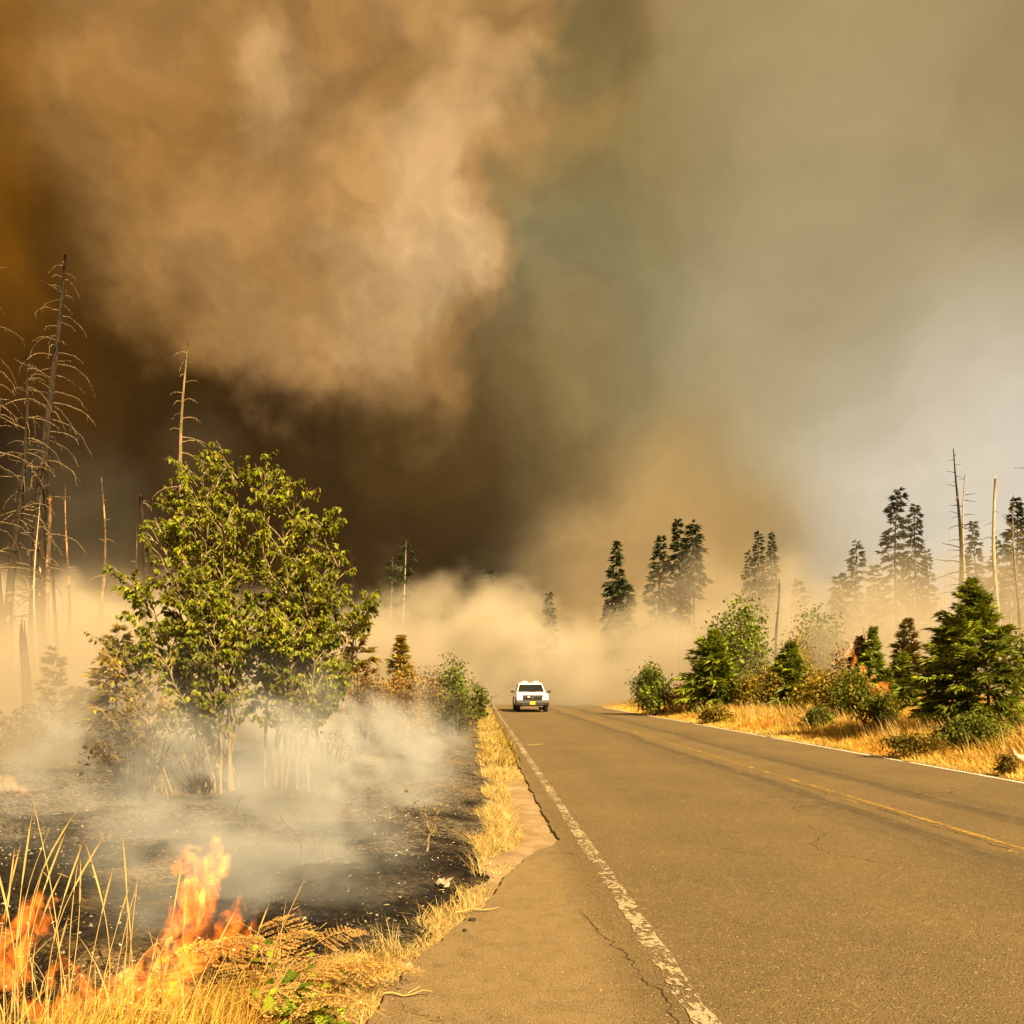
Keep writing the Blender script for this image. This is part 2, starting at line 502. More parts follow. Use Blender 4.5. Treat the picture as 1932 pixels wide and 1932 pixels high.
# --- asphalt
def mat_asphalt():
    m, nt, out = mat_new('asphalt')
    co = nd(nt, 'ShaderNodeTexCoord').outputs['Object']
    sx = nd(nt, 'ShaderNodeSeparateXYZ', {0: co})
    x, y = sx.outputs[0], sx.outputs[1]
    r = mth(nt, 'SUBTRACT', x, mth(nt, 'MULTIPLY', y, RB))           # distance across the road
    big = noise(nt, co, 0.55, 5.0, 0.55).outputs['Fac']
    med = noise(nt, co, 6.0, 6.0, 0.6).outputs['Fac']
    fine = noise(nt, co, 95.0, 3.0, 0.7).outputs['Fac']
    c = mixc(nt, smooth(nt, big, 0.3, 0.7), (0.150, 0.103, 0.043), (0.195, 0.134, 0.057))
    c = mixc(nt, smooth(nt, med, 0.3, 0.72, 0, 0.35), c, (0.24, 0.165, 0.072))
    # stones in the surface
    vo = nd(nt, 'ShaderNodeTexVoronoi', {'Vector': co, 'Scale': 62.0})
    sp = nd(nt, 'ShaderNodeSeparateColor', {0: vo.outputs['Color']})
    near = smooth(nt, vo.outputs['Distance'], 0.25, 0.45, 1.0, 0.0)
    c = mixc(nt, mth(nt, 'MULTIPLY', near, smooth(nt, sp.outputs[0], 0.72, 0.92, 0, 0.9)), c, (0.56, 0.41, 0.22))
    c = mixc(nt, mth(nt, 'MULTIPLY', near, smooth(nt, sp.outputs[1], 0.62, 0.85, 0, 0.85)), c, (0.030, 0.022, 0.011))
    c = mixc(nt, smooth(nt, fine, 0.42, 0.66, 0, 0.62), c, (0.045, 0.032, 0.015))
    # the paved turn-out beside the lane is paler and dustier
    c = mixc(nt, mth(nt, 'MULTIPLY', smooth(nt, r, 0.55, 0.95, 0.5, 0.0), smooth(nt, med, 0.2, 0.6, 0.4, 1.0)), c, (0.32, 0.22, 0.10))

    # rubber marks and wheel tracks, wandering a little along the lane
    wob = mth(nt, 'MULTIPLY', mth(nt, 'SUBTRACT', noise(nt, vec(nt, 'MULTIPLY', co, (0.0, 1.0, 0.0)), 0.08, 2.0).outputs['Fac'], 0.5), 1.3)
    rw = mth(nt, 'ADD', r, wob)

    def track(r0, w, op, y0, y1):
        d = mth(nt, 'ABSOLUTE', mth(nt, 'SUBTRACT', rw, r0))
        a = smooth(nt, d, w * 0.25, w, op, 0.0)
        a = mth(nt, 'MULTIPLY', a, smooth(nt, y, y0, y0 + 4.0))
        return mth(nt, 'MULTIPLY', a, smooth(nt, noise(nt, vec(nt, 'MULTIPLY', co, (3.0, 0.6, 1.0)), 3.0, 4.0).outputs['Fac'], 0.25, 0.55))
    for t in ((4.95, 0.24, 0.55, 5.0, 70), (6.55, 0.28, 0.50, 6.0, 80), (4.6, 0.5, 0.25, 4.0, 80), (6.9, 0.5, 0.25, 4.0, 80), (2.4, 0.6, 0.12, 0, 80)):
        c = mixc(nt, track(*t), c, (0.045, 0.036, 0.024))
    # cracks
    cw = vec(nt, 'ADD', co, vec(nt, 'MULTIPLY', noise(nt, co, 1.3, 6.0, 0.6).outputs['Color'], (0.9, 0.9, 0.0)))
    ck = nd(nt, 'ShaderNodeTexVoronoi', {'Vector': cw, 'Scale': 0.21}, feature='DISTANCE_TO_EDGE').outputs['Distance']
    crack = mth(nt, 'MULTIPLY', smooth(nt, ck, 0.0008, 0.0032, 1.0, 0.0), smooth(nt, noise(nt, co, 0.5, 2.0).outputs['Fac'], 0.42, 0.55))
    c = mixc(nt, mth(nt, 'MULTIPLY', crack, 0.2), c, (0.02, 0.016, 0.01))
    hgt = mth(nt, 'SUBTRACT', mth(nt, 'ADD', fine, mth(nt, 'MULTIPLY', near, 0.4)), mth(nt, 'MULTIPLY', crack, 1.5))
    bp = nd(nt, 'ShaderNodeBump', {'Height': hgt, 'Strength': 1.0, 'Distance': 0.010})
    p = nd(nt, 'ShaderNodeBsdfPrincipled', {'Base Color': c, 'Roughness': 0.85, 'Specular IOR Level': 0.25, 'Normal': bp.outputs[0]})
    nt.links.new(p.outputs[0], out.inputs[0])
    return m


M_ASPH = mat_asphalt()
ys = grid_axis([(-12, 2, 20), (2, 26, 320), (26, 90, 120), (90, 900, 40)])
lft = pave_x(ys) + 0.012 * np.sin(ys * 5.3) + 0.007 * np.sin(ys * 17 + 1) + RG.normal(size=len(ys)) * 0.006
rgt = X_EDGE_R + 0.17 + RB * ys + 0.02 * np.sin(ys * 5) + RG.normal(size=len(ys)) * 0.008
tt = np.array([0, 0, 0.02, 0.05, 0.1, 0.2, 0.35, 0.5, 0.65, 0.8, 0.9, 1, 1])
Xr = lft[:, None] + (rgt - lft)[:, None] * tt[None]
Yr = np.repeat(ys[:, None], len(tt), 1)
Zr = np.full_like(Xr, 0.0) + 0.05 * np.sin(tt * PI)[None] * 0 + 0.004 * vnoise(Xr, Yr, 0.8, 9)
Zr[:, 0] = Zr[:, -1] = -0.14
Xr[:, 0] -= 0.05
Xr[:, -1] += 0.05
n, m_ = Xr.shape
i = np.arange(n - 1)[:, None] * m_
j = np.arange(m_ - 1)[None]
Fc = np.stack([i + j, i + j + 1, i + m_ + j + 1, i + m_ + j], -1).reshape(-1, 4)
road = MB().add(np.stack([Xr, Yr, Zr], -1).reshape(-1, 3), Fc).build('road', M_ASPH, smooth=False)
tag(road, 'two lane asphalt road with worn paint lines and rubber marks', 'road', kind='structure')


def road_z(x, y):
    return 0.004 * vnoise(np.asarray(x, float), np.asarray(y, float), 0.8, 9)


def mat_paint(name, col, wear, asph=(0.14, 0.105, 0.06), sc=26.0):
    m, nt, out = mat_new(name)
    co = nd(nt, 'ShaderNodeTexCoord').outputs['Object']
    n = noise(nt, vec(nt, 'MULTIPLY', co, (1.0, 0.7, 1.0)), sc, 8.0, 0.72).outputs['Fac']
    n2 = noise(nt, co, 2.2, 4.0).outputs['Fac']
    a = smooth(nt, mth(nt, 'ADD', n, mth(nt, 'MULTIPLY', mth(nt, 'SUBTRACT', n2, 0.5), 0.5)), wear, wear + 0.07)
    c = col + (1,)
    bp = nd(nt, 'ShaderNodeBump', {'Height': n, 'Strength': 0.5, 'Distance': 0.004})
    p = nd(nt, 'ShaderNodeBsdfPrincipled', {'Base Color': c, 'Roughness': 0.8, 'Specular IOR Level': 0.25, 'Normal': bp.outputs[0]})
    tp = nd(nt, 'ShaderNodeBsdfTransparent')
    mx = nd(nt, 'ShaderNodeMixShader', {0: mth(nt, 'MULTIPLY', a, 0.85), 1: tp.outputs[0], 2: p.outputs[0]})
    nt.links.new(mx.outputs[0], out.inputs[0])
    return m


def paint_line(name, x0, w, y0, y1, mat, rag, step=0.05, seed=0):
    ys = np.concatenate([np.arange(y0, min(y1, 26), step), np.arange(26, max(26, y1), 0.6)]) if y1 > 26 else np.arange(y0, y1, step)
    r = np.random.default_rng(seed)
    a = np.cumsum(r.normal(size=len(ys))) * 0.0
    k = np.convolve(r.normal(size=len(ys) + 8), np.ones(5) / 5, 'same')[4:4 + len(ys)]
    k2 = np.convolve(r.normal(size=len(ys) + 8), np.ones(5) / 5, 'same')[4:4 + len(ys)]
    slow = 0.5 * np.sin(ys * 1.7 + seed) + 0.5 * np.sin(ys * 0.6)
    xl = line_x(x0, ys) - w / 2 + rag * (k + slow * 0.6)
    xr = line_x(x0, ys) + w / 2 + rag * 0.7 * k2
    xm = (xl + xr) / 2
    P = np.stack([np.stack([xx, ys, road_z(xx, ys) + 0.006], -1) for xx in (xl, xm, xr)], 1)
    n = len(ys)
    i = np.arange(n - 1)[:, None] * 3
    j = np.arange(2)[None]
    Fc = np.stack([i + j, i + j + 1, i + 3 + j + 1, i + 3 + j], -1).reshape(-1, 4)
    return MB().add(P.reshape(-1, 3), Fc).build(name, mat, road)


M_WHITE = mat_paint('worn_white_paint', (0.42, 0.33, 0.20), 0.465)
M_WHITE2 = mat_paint('white_paint', (0.72, 0.66, 0.54), 0.36)
M_YEL = mat_paint('faded_yellow_paint', (0.42, 0.26, 0.04), 0.46)
paint_line('edge_line', X_EDGE_L, 0.125, 1.0, 120, M_WHITE, 0.020, 0.03, seed=3)
for a, b in ((4, 9.3), (9.45, 17), (17.2, 25), (25.5, 60)):
    paint_line('edge_line', X_EDGE_R, 0.10, a, b, M_WHITE2, 0.01, seed=int(a))
paint_line('centre_line', X_CENTRE + 0.06, 0.08, 2.0, 120, M_YEL, 0.012, seed=8)
paint_line('centre_line', X_CENTRE - 0.13, 0.05, 2.0, 24, mat_paint('worn_yellow_paint', (0.36, 0.23, 0.06), 0.54), 0.03, seed=9)

# crack along the centre line and one beside the edge line, as real grooves of dark filler
M_TAR = mat_plain('dark_crack', (0.045, 0.032, 0.016), 0.9, spec=0.1)


def crack(pts, w, seed):
    r = np.random.default_rng(seed)
    P = np.array(pts, float)
    L = np.linspace(0, 1, 90)
    t0 = np.linspace(0, 1, len(P))
    x, y = np.interp(L, t0, P[:, 0]), np.interp(L, t0, P[:, 1])
    nz = np.cumsum(r.normal(size=90)) * 0.012
    nz -= np.linspace(0, nz[-1], 90)
    x = x + nz + r.normal(size=90) * 0.006
    ww = 0.6 * w * (0.2 + r.random(90)) * np.clip(np.sin(L * PI) * 3, 0.05, 1)
    A = np.stack([x - ww / 2, y, road_z(x, y) + 0.0035], -1)
    B = np.stack([x + ww / 2, y, road_z(x, y) + 0.0035], -1)
    Vv = np.stack([A, B], 1).reshape(-1, 3)
    k = np.arange(89) * 2
    return MB().add(Vv, np.stack([k, k + 1, k + 3, k + 2], -1)).build('crack', M_TAR, road)


crack([(line_x(X_CENTRE - 0.10, y), y) for y in (5.0, 8, 11, 14.5)], 0.03, 1)
crack([(0.50, 5.9), (0.58, 5.3), (0.70, 4.9), (0.74, 4.4), (0.80, 3.9), (0.86, 3.3)], 0.016, 2)
crack([(0.9, 8.1), (1.9, 7.95), (3.0, 8.2), (4.2, 8.6)], 0.022, 4)


# --- sandy shoulder between the straw and the asphalt
def shoulder_z(x, y):
    e = pave_x(y)
    d = np.minimum(x - (e - 0.55 - 0.1 * np.sin(y * 1.3)), (e + 0.05) - x)
    d2 = np.minimum(y - 6.9, 15.0 - y) * 0.4
    return -0.030 + 0.035 * np.clip(np.minimum(d, d2) * 3, -1.2, 1) * 0.6 + 0.006 * vnoise(x, y, 6, 12)


def mat_sand():
    m, nt, out = mat_new('sandy_shoulder')
    co = nd(nt, 'ShaderNodeTexCoord').outputs['Object']
    n2 = noise(nt, co, 24.0, 6.0, 0.7).outputs['Fac']
    c = mixc(nt, smooth(nt, noise(nt, co, 3.0, 5.0).outputs['Fac'], 0.3, 0.7), (0.24, 0.165, 0.085), (0.36, 0.25, 0.135))
    c = mixc(nt, smooth(nt, n2, 0.56, 0.72, 0, 0.8), c, (0.10, 0.07, 0.035))
    bp = nd(nt, 'ShaderNodeBump', {'Height': n2, 'Strength': 0.8, 'Distance': 0.02})
    p = nd(nt, 'ShaderNodeBsdfPrincipled', {'Base Color': c, 'Roughness': 0.95, 'Specular IOR Level': 0.1, 'Normal': bp.outputs[0]})
    nt.links.new(p.outputs[0], out.inputs[0])
    return m


V, Fc = sheet(np.linspace(-1.2, 0.75, 60), np.linspace(6.6, 15.5, 150), shoulder_z)
g = MB().add(V, Fc).build('sandy_shoulder', mat_sand(), smooth=True)
tag(g, 'narrow sandy dirt shoulder along the road edge', 'shoulder', kind='structure')
# ------------------------------------------------------------------ vegetation materials
M_MAPLE = mat_veg('maple_leaf', (0.245, 0.262, 0.014), 0.42, 0.55, 0.5, 1.3)
M_FIR = mat_veg('fir_needles', (0.185, 0.215, 0.014), 0.28, 0.6, 0.45, 0.8)
M_FIR_DARK = mat_veg('old_fir_needles', (0.040, 0.052, 0.018), 0.12, 0.7, 0.4, 0.5)
M_FIR_DRY = mat_veg('scorched_needles', (0.27, 0.19, 0.022), 0.25, 0.7, 0.45, 1.0)
M_SHRUB = mat_veg('shrub_leaf', (0.130, 0.155, 0.015), 0.30, 0.55, 0.5, 1.4)
M_SHRUB_Y = mat_veg('yellowing_leaf', (0.30, 0.22, 0.022), 0.32, 0.6, 0.5, 1.2)
M_SHRUB_B = mat_veg('browned_leaf', (0.30, 0.165, 0.035), 0.25, 0.7, 0.5, 1.2)
M_BARK = mat_bark('grey_brown_bark', (0.10, 0.07, 0.035), (0.34, 0.25, 0.13))
M_BARK_D = mat_bark('dark_fir_bark', (0.035, 0.025, 0.016), (0.13, 0.09, 0.055))
M_BARK_W = mat_bark('weathered_trunk', (0.30, 0.23, 0.15), (0.58, 0.47, 0.33))
M_SNAG = mat_bark('burned_snag_bark', (0.012, 0.009, 0.006), (0.050, 0.034, 0.018), (0.45, 0.19, 0.08), 0.66)
M_SNAG_P = mat_bark('flaking_snag_bark', (0.05, 0.032, 0.02), (0.24, 0.15, 0.08), (0.62, 0.27, 0.13), 0.50)
M_TWIG = mat_bark('bare_twig', (0.16, 0.11, 0.055), (0.42, 0.31, 0.17))
M_CHARWOOD = mat_bark('charred_twig', (0.012, 0.010, 0.008), (0.055, 0.042, 0.028))


def jitter(n, lo=0.6, hi=1.25, warm=0.15):
    v = RG.uniform(lo, hi, (n, 1))
    w = RG.normal(size=(n, 1)) * warm
    return np.clip(v * np.concatenate([1 + w, np.ones((n, 1)), 1 - w], 1), 0.05, 1.8)


def bent(p0, p1, n=7, wob=0.05, sag=0.0):
    """a slightly wandering line from p0 to p1"""
    p0, p1 = np.array(p0, float), np.array(p1, float)
    t = np.linspace(0, 1, n)[:, None]
    L = np.linalg.norm(p1 - p0)
    P = p0 + (p1 - p0) * t
    P[1:-1] += RG.normal(size=(n - 2, 3)) * wob * L * 0.25
    P += np.array([0, 0, -1.0]) * sag * L * t * t
    return P


# ------------------------------------------------------------------ the clump of maple stems beside the burn
def maple(name, label, cx, D, bases, tips, nbr, lf, mat, leafL=0.082, group=None, start=0.30, sparse_low=True, stem_r=0.026):
    zb = float(ground_z(gx(cx, D), D))
    o = thing(name, label, 'tree', (gx(cx, D), D, zb), group)
    org = np.array([gx(cx, D), D, zb])
    P_, D_, L_ = [], [], []
    br = MB()
    for bi, (tp, depth) in enumerate(tips):
        bpx = bases[bi % len(bases)]
        b = np.array([gx(bpx, D), D + depth * 0.25 + RG.uniform(-.12, .12), zb - 0.05]) - org
        t = np.array([gx(tp[0], D + depth), D + depth, gz(tp[1], D + depth)]) - org
        S = bent(b, t, 10, 0.035)
        # stems rise steeply first and spread out higher up
        k = np.linspace(0, 1, 10)[:, None]
        S[:, :2] = b[:2] + (t[:2] - b[:2]) * k ** 1.45 + (S[:, :2] - (b[:2] + (t[:2] - b[:2]) * k)) * np.sin(k * PI)
        h = t[2] - b[2]
        r = stem_r * (0.6 + 0.12 * h) * np.linspace(1, 0.14, 10)
        MB().tube(S, r, 6).build('stem', M_BARK, o, True)
        for q in range(nbr):
            s = start + (0.97 - start) * RG.random() ** 0.8
            i = int(s * 8.99)
            p = S[i] + (S[i + 1] - S[i]) * (s * 8.99 - i)
            az = RG.uniform(0, 2 * PI)
            Lb = (0.30 + 0.6 * (1 - s)) * RG.uniform(0.6, 1.2) * h * 0.135 + 0.10
            up = RG.uniform(0.7, 1.7)
            e = p + np.array([math.cos(az) * Lb, math.sin(az) * Lb, up * Lb])
            B = bent(p, e, 5, 0.10)
            br.tube(B, np.linspace(0.009, 0.003, 5), 3, cap=False)
            for w in range(4):
                u = RG.uniform(0.3, 1.0)
                j = int(u * 3.99)
                a = B[j] + (B[j + 1] - B[j]) * (u * 3.99 - j)
                az2 = az + RG.uniform(-1.4, 1.4)
                l2 = RG.uniform(0.10, 0.24)
                c2 = a + np.array([math.cos(az2) * l2, math.sin(az2) * l2, RG.uniform(0.0, 0.7) * l2])
                br.tube([a, c2], [0.003, 0.0015], 3, cap=False)
                nl = RG.poisson(lf * (1.0 if s > 0.42 or not sparse_low else 0.75))
                for l in range(nl):
                    f = RG.uniform(0.2, 1.05)
                    P_.append(a + (c2 - a) * f)
                    d = np.array([RG.normal() * .7 + math.cos(az2) * .4, RG.normal() * .7 + math.sin(az2) * .4, RG.normal() * .35 - 0.75])
                    D_.append(d)
                    L_.append(leafL * RG.uniform(0.55, 1.3))
    br.build('branches', M_TWIG, o)
    L_ = np.array(L_)
    m = MB()
    zz = np.array(P_)[:, 2]
    col = jitter(len(P_), 0.45, 1.35, 0.10)
    dry = (RG.random(len(P_)) < np.clip(0.42 - 0.25 * zz, 0.03, 0.5))[:, None]
    col = np.where(dry, col * np.array([1.25, 0.85, 0.8]), col)
    m.leaves(P_, D_, L_, L_ * RG.uniform(0.55, 0.85, len(L_)), 0.25, col, 0.12)
    m.build('crown', mat, o)
    return o


DM = gd(1492)
maple('maple_tree', 'tall leafy maple clump of many thin stems on the burned ground', 410, DM,
      [372, 388, 402, 418, 430, 444, 452], [((385, 852), 0.0), ((345, 925), 0.3), ((300, 985), -0.2), ((240, 1085), 0.1), ((450, 878), 0.2), ((420, 965), -0.6), ((330, 1090), -0.7),
      ((215, 1215), 0.2), ((370, 1030), 0.9), ((460, 1010), 0.8), ((270, 1180), -0.6), ((400, 1120), -0.9), ((455, 1130), -0.5), ((310, 1250), 0.5), ((400, 905), -0.2), ((268, 1100), 0.7)],
      32, 7.6, M_MAPLE, group='maple clumps on the burned ground')
maple('maple_tree', 'broad leafy maple clump with a long drooping side branch, beside the white smoke', 545, DM - 0.35,
      [500, 514, 528, 540, 552, 568, 592], [((498, 893), 0.1), ((560, 925), 0.0), ((612, 962), 0.2), ((648, 1052), -0.1), ((692, 1138), 0.0), ((530, 985), -0.5), ((590, 1060), -0.7),
      ((640, 1180), 0.3), ((525, 1090), 0.8), ((610, 1120), 0.9), ((560, 1180), -0.8), ((648, 1260), -0.2), ((505, 1150), -0.4), ((585, 1010), 0.5), ((640, 1100), 0.7)],
      32, 7.6, M_MAPLE, group='maple clumps on the burned ground')
maple('maple_sapling', 'low half scorched sapling with bare lower twigs beside the maple clump', 262, gd(1512),
      [300, 312, 322, 290], [((190, 1205), 0.2), ((228, 1240), 0.0), ((175, 1330), 0.1), ((265, 1290), -0.1), ((172, 1425), -0.2), ((235, 1350), 0.4), ((205, 1300), 0.5), ((285, 1330), -0.3)],
      12, 1.5, M_SHRUB_Y, 0.075, start=0.45, stem_r=0.018)


# ------------------------------------------------------------------ conifers
def conifer(name, label, px, D, top_py, wpx, bare=0.25, nb=150, ns=16, droop=0.35, sl=0.5, sw=0.13, mat=None, bark=None, wind=0.0,
            lean=0.0, ragged=0.35, group=None, pw=0.85, zb=None, cat='tree', up=0.25, clump=0.0, seed=None, tbright=(0.6, 1.45), tr=None):
    x, y = gx(px, D), D
    zb = float(ground_z(x, y)) if zb is None else zb
    h = gz(top_py, D) - zb
    w = wpx / F * D
    o = thing(name, label, cat, (x, y, zb), group)
    tr = tr or 0.010 * h + 0.02
    nT = 12
    tz = np.linspace(0, 1, nT)
    T = np.stack([lean * h * tz ** 1.5 + 0.01 * h * np.sin(tz * 5 + px), 0.008 * h * np.sin(tz * 4 + px * 2), tz * h * 0.995 - 0.05], -1)
    MB().tube(T, tr * (1 - 0.93 * tz), 7).build('trunk', bark or M_BARK_D, o, True)
    # branches in loose whorls
    t = bare + (1 - bare) * (np.arange(nb) + RG.random(nb)) / nb
    tt = (t - bare) / (1 - bare)
    prof = np.clip((1 - tt), 0, 1) ** pw * np.minimum(1, 0.45 + tt * 2.2) + 0.05
    if clump:
        prof *= 1 - clump * (0.5 + 0.5 * np.sin(tt * 17 + px)) * RG.uniform(0.4, 1, nb)
    ln = w / 2 * prof * (1 - ragged + 2 * ragged * RG.random(nb))
    az = np.arange(nb) * 2.39996 + RG.normal(size=nb) * 0.4
    if clump:
        side = np.cos(az - px)
        ln *= 1 + 0.35 * clump * side * np.sin(tt * 9 + px)
    base = np.stack([np.interp(t, tz, T[:, k]) for k in range(3)], -1)
    el = up * (tt - 0.25) * 2.0 + RG.normal(size=nb) * 0.22
    bd = np.stack([np.cos(az) * np.cos(el), np.sin(az) * np.cos(el), np.sin(el)], -1)
    s = np.sqrt(RG.random((nb, ns))) * 0.92 + 0.10
    wv_ = np.array([-1.0, -0.15, 0.25]) * wind
    P = base[:, None] + bd[:, None] * (ln[:, None] * s)[..., None] + np.array([0, 0, -1.0]) * (droop * ln[:, None] * s ** 2)[..., None] \
        + wv_ * (ln[:, None] * s ** 1.5)[..., None]
    sd_ = np.where(RG.random((nb, ns)) < 0.5, 1, -1)
    tang = np.stack([-bd[:, 1], bd[:, 0], np.zeros(nb)], -1)
    SD = bd[:, None] * 0.75 + tang[:, None] * (sd_ * RG.uniform(0.2, 1.0, (nb, ns)))[..., None] + RG.normal(size=(nb, ns, 3)) * 0.22 \
        + np.array([0, 0, -0.25 * droop / 0.35])[None, None] + wv_ * 0.8
    SL = sl * (0.55 + 0.9 * RG.random((nb, ns))) * (0.45 + 0.55 * np.minimum(1, ln / (w * 0.3 + 1e-6)))[:, None]
    c = np.repeat(RG.uniform(tbright[0], tbright[1], (nb, 1)), ns, 1)[..., None] * jitter(nb * ns, 0.75, 1.2, 0.08).reshape(nb, ns, 3)
    c = c * (0.75 + 0.5 * s[..., None])          # needle tint gets paler from the trunk towards the branch tips
    m = MB()
    m.leaves(P.reshape(-1, 3), SD.reshape(-1, 3), SL.ravel(), SL.ravel() * (sw / sl), 0.1, c.reshape(-1, 3), 0.15)
    for q in range(0, nb, 2 if nb > 60 else 1):
        k = np.linspace(0, 1, 4)[:, None]
        B = base[q] + bd[q] * ln[q] * k + np.array([0, 0, -1.0]) * droop * ln[q] * k ** 2 + wv_ * ln[q] * k ** 1.5
        m.tube(B, tr * 0.16 * np.linspace(1, 0.3, 4) * (1 - 0.6 * tt[q]), 3, np.array([0.45, 0.35, 0.4]), cap=False)
    m.build('crown', mat or M_FIR_DARK, o)
    return o


far = dict(mat=M_FIR_DARK, droop=0.30)
G1 = 'tall firs standing in the smoke'
for a in (
    ('fir_tree', 'dark pointed fir with a full cone, alone at the edge of the smoke', 1164, 100, 1018, 52, .30, 120, 16, dict(clump=.25, sl=.9, sw=.3, up=.15)),
    ('bushy_tree', 'squat dark tree wrapped in blue smoke at the foot of the lone fir', 1172, 98, 1096, 58, .30, 110, 16, dict(clump=.3, sl=.9, sw=.35, up=.4, pw=.45)),
    ('fir_tree', 'wide ragged fir with drooping boughs, broadest of the three tall firs', 1246, 104, 1008, 54, .30, 120, 16, dict(clump=.35, sl=.9, sw=.3, pw=.6)),
    ('fir_tree', 'tallest of the three tall firs, crown narrowed to the top', 1281, 106, 976, 48, .40, 120, 16, dict(clump=.45, sl=.9, sw=.3, pw=.6)),
    ('fir_tree', 'fir with a long bare trunk and a lopsided crown, beside the tallest of the three', 1307, 102, 986, 46, .58, 100, 16, dict(clump=.5, sl=.9, sw=.3, pw=.45, lean=.01)),
    ('fir_tree', 'small slim fir before the twin firs, hazed by smoke', 1412, 112, 1038, 42, .15, 90, 14, dict(clump=.2, sl=.9, sw=.3)),
    ('fir_tree', 'broader of the twin hazy firs above the leafy roadside tree', 1433, 116, 1002, 44, .22, 110, 16, dict(clump=.2, sl=1., sw=.34)),
    ('fir_tree', 'slimmer of the twin hazy firs above the leafy roadside tree', 1458, 118, 1003, 32, .22, 110, 14, dict(clump=.2, sl=1., sw=.34)),
    ('fir_tree', 'thin topped tree with a tufted crown and one low side bough', 1612, 108, 1019, 36, .42, 70, 12, dict(clump=.6, sl=.8, sw=.3, pw=.4)),
    ('fir_tree', 'tall dark fir with layered boughs beside the leaning fir', 1692, 96, 922, 44, .40, 110, 17, dict(clump=.6, sl=.8, sw=.24, pw=.3)),
    ('fir_tree', 'dark fir with drooping boughs leaning from its taller neighbour', 1736, 92, 948, 46, .42, 90, 16, dict(clump=.5, sl=.85, sw=.26, pw=.55, droop=.55, lean=-.03)),
    ('fir_tree', 'dark fir between the tall dead poles, half lost in haze', 1840, 98, 982, 50, .20, 120, 16, dict(clump=.3, sl=.9, sw=.3)),
    ('fir_tree', 'big dark fir behind the white dead pole', 1914, 84, 938, 74, .14, 170, 18, dict(clump=.3, sl=.9, sw=.3, pw=.7)),
    ('fir_tree', 'dark fir filling the gap behind the dead poles', 1876, 102, 1012, 60, .12, 110, 15, dict(clump=.2, sl=.9, sw=.34)),
    ('fir_tree', 'faint grey fir in the haze below the leaning fir', 1752, 118, 1034, 34, .1, 90, 14, dict(clump=.2, sl=1., sw=.34)),
    ('fir_tree', 'faint low fir in the haze beside the layered fir', 1652, 122, 1062, 40, .1, 90, 14, dict(clump=.3, sl=1.1, sw=.4, pw=.5)),
    ('fir_tree', 'faint round topped tree below the tufted tree', 1585, 118, 1080, 34, .1, 90, 14, dict(clump=.3, sl=1.1, sw=.4, pw=.35)),
    ('fir_tree', 'faint stubby tree deep in the tan smoke', 1508, 120, 1092, 26, .3, 60, 12, dict(clump=.3, sl=.9, sw=.35, pw=.4)),
    ('fir_tree', 'pale trunked fir with a sparse crown, taller of the pair rising from the smoke bank', 763, 70, 1014, 54, .50, 34, 15, dict(clump=.5, sl=.6, sw=.15, pw=.5, bark=M_BARK_W, mat=M_FIR_DARK, droop=.15, up=.05)),
    ('fir_tree', 'pale trunked fir with sagging boughs, shorter of the pair rising from the smoke bank', 738, 71, 1048, 40, .45, 30, 15, dict(clump=.3, sl=.6, sw=.15, pw=.6, bark=M_BARK_W, mat=M_FIR_DARK, droop=.3, up=.0)),
    ('fir_tree', 'single small dark treetop poking out of the smoke bank over the road', 924, 98, 1075, 20, .55, 60, 12, dict(clump=.3, sl=.8, sw=.3, pw=.4)),
    ('fir_tree', 'ghostly fir almost lost inside the smoke bank over the road', 1034, 80, 1118, 38, .2, 90, 14, dict(sl=.7, sw=.2)),
    ('fir_tree', 'ghostly squat fir inside the smoke bank', 975, 82, 1150, 44, .2, 90, 14, dict(sl=.7, sw=.2)),
):
    k = dict(far)
    k.update(a[9])
    conifer(a[0], a[1], a[2], a[3], a[4], a[5], a[6], a[7], a[8], group=G1, **k)

# young firs along the verge
near = dict(mat=M_FIR, wind=0.30, cat='tree')
G2 = 'young firs along the verge'
conifer('young_fir', 'big bushy young fir with its top blown sideways, beside the low verge shrub', 1866, 21.5, 1094, 190, 0.03, 330, 46, .12, .26, .05, wind=.42, lean=-.10, pw=.95, up=.6, ragged=.55, group=G2, mat=M_FIR, zb=0.55, tr=.05)
conifer('young_fir', 'narrow dense young fir pressed against the big bushy fir', 1800, 22.2, 1166, 100, 0.03, 260, 40, .10, .25, .05, wind=.35, lean=-.05, pw=.9, up=.6, ragged=.55, group=G2, mat=M_FIR, zb=0.55, tr=.04)
conifer('young_fir', 'bright young fir with a feathery blown crown beside the dry grass', 1354, 42, 1192, 112, 0.02, 300, 42, .12, .46, .09, wind=.28, lean=-.05, pw=.9, up=.6, ragged=.55, group=G2, mat=M_FIR, tr=.06)
conifer('young_fir', 'dim young fir among yellowing shrubs, behind the verge grass', 1492, 40, 1212, 84, 0.02, 200, 34, .12, .42, .09, wind=.2, pw=.9, up=.5, group=G2, mat=M_FIR, tr=.05)
conifer('young_fir', 'pale scorched young fir with an open crown above the grass fire', 1712, 33, 1168, 66, 0.05, 120, 26, .12, .35, .06, wind=.2, pw=.75, up=.5, group=G2, mat=M_FIR_DRY, tr=.04, tbright=(.3, .7))
conifer('young_fir', 'short green young fir at the foot of the scorched open one', 1704, 31, 1232, 58, 0.02, 150, 30, .12, .33, .08, wind=.2, pw=.85, up=.4, group=G2, mat=M_FIR, tr=.04)
conifer('young_fir', 'young fir beside the splintered stump above the flames', 1648, 33, 1182, 46, 0.1, 130, 26, .12, .34, .08, wind=.15, pw=.95, up=.5, group=G2, mat=M_FIR, tr=.04)
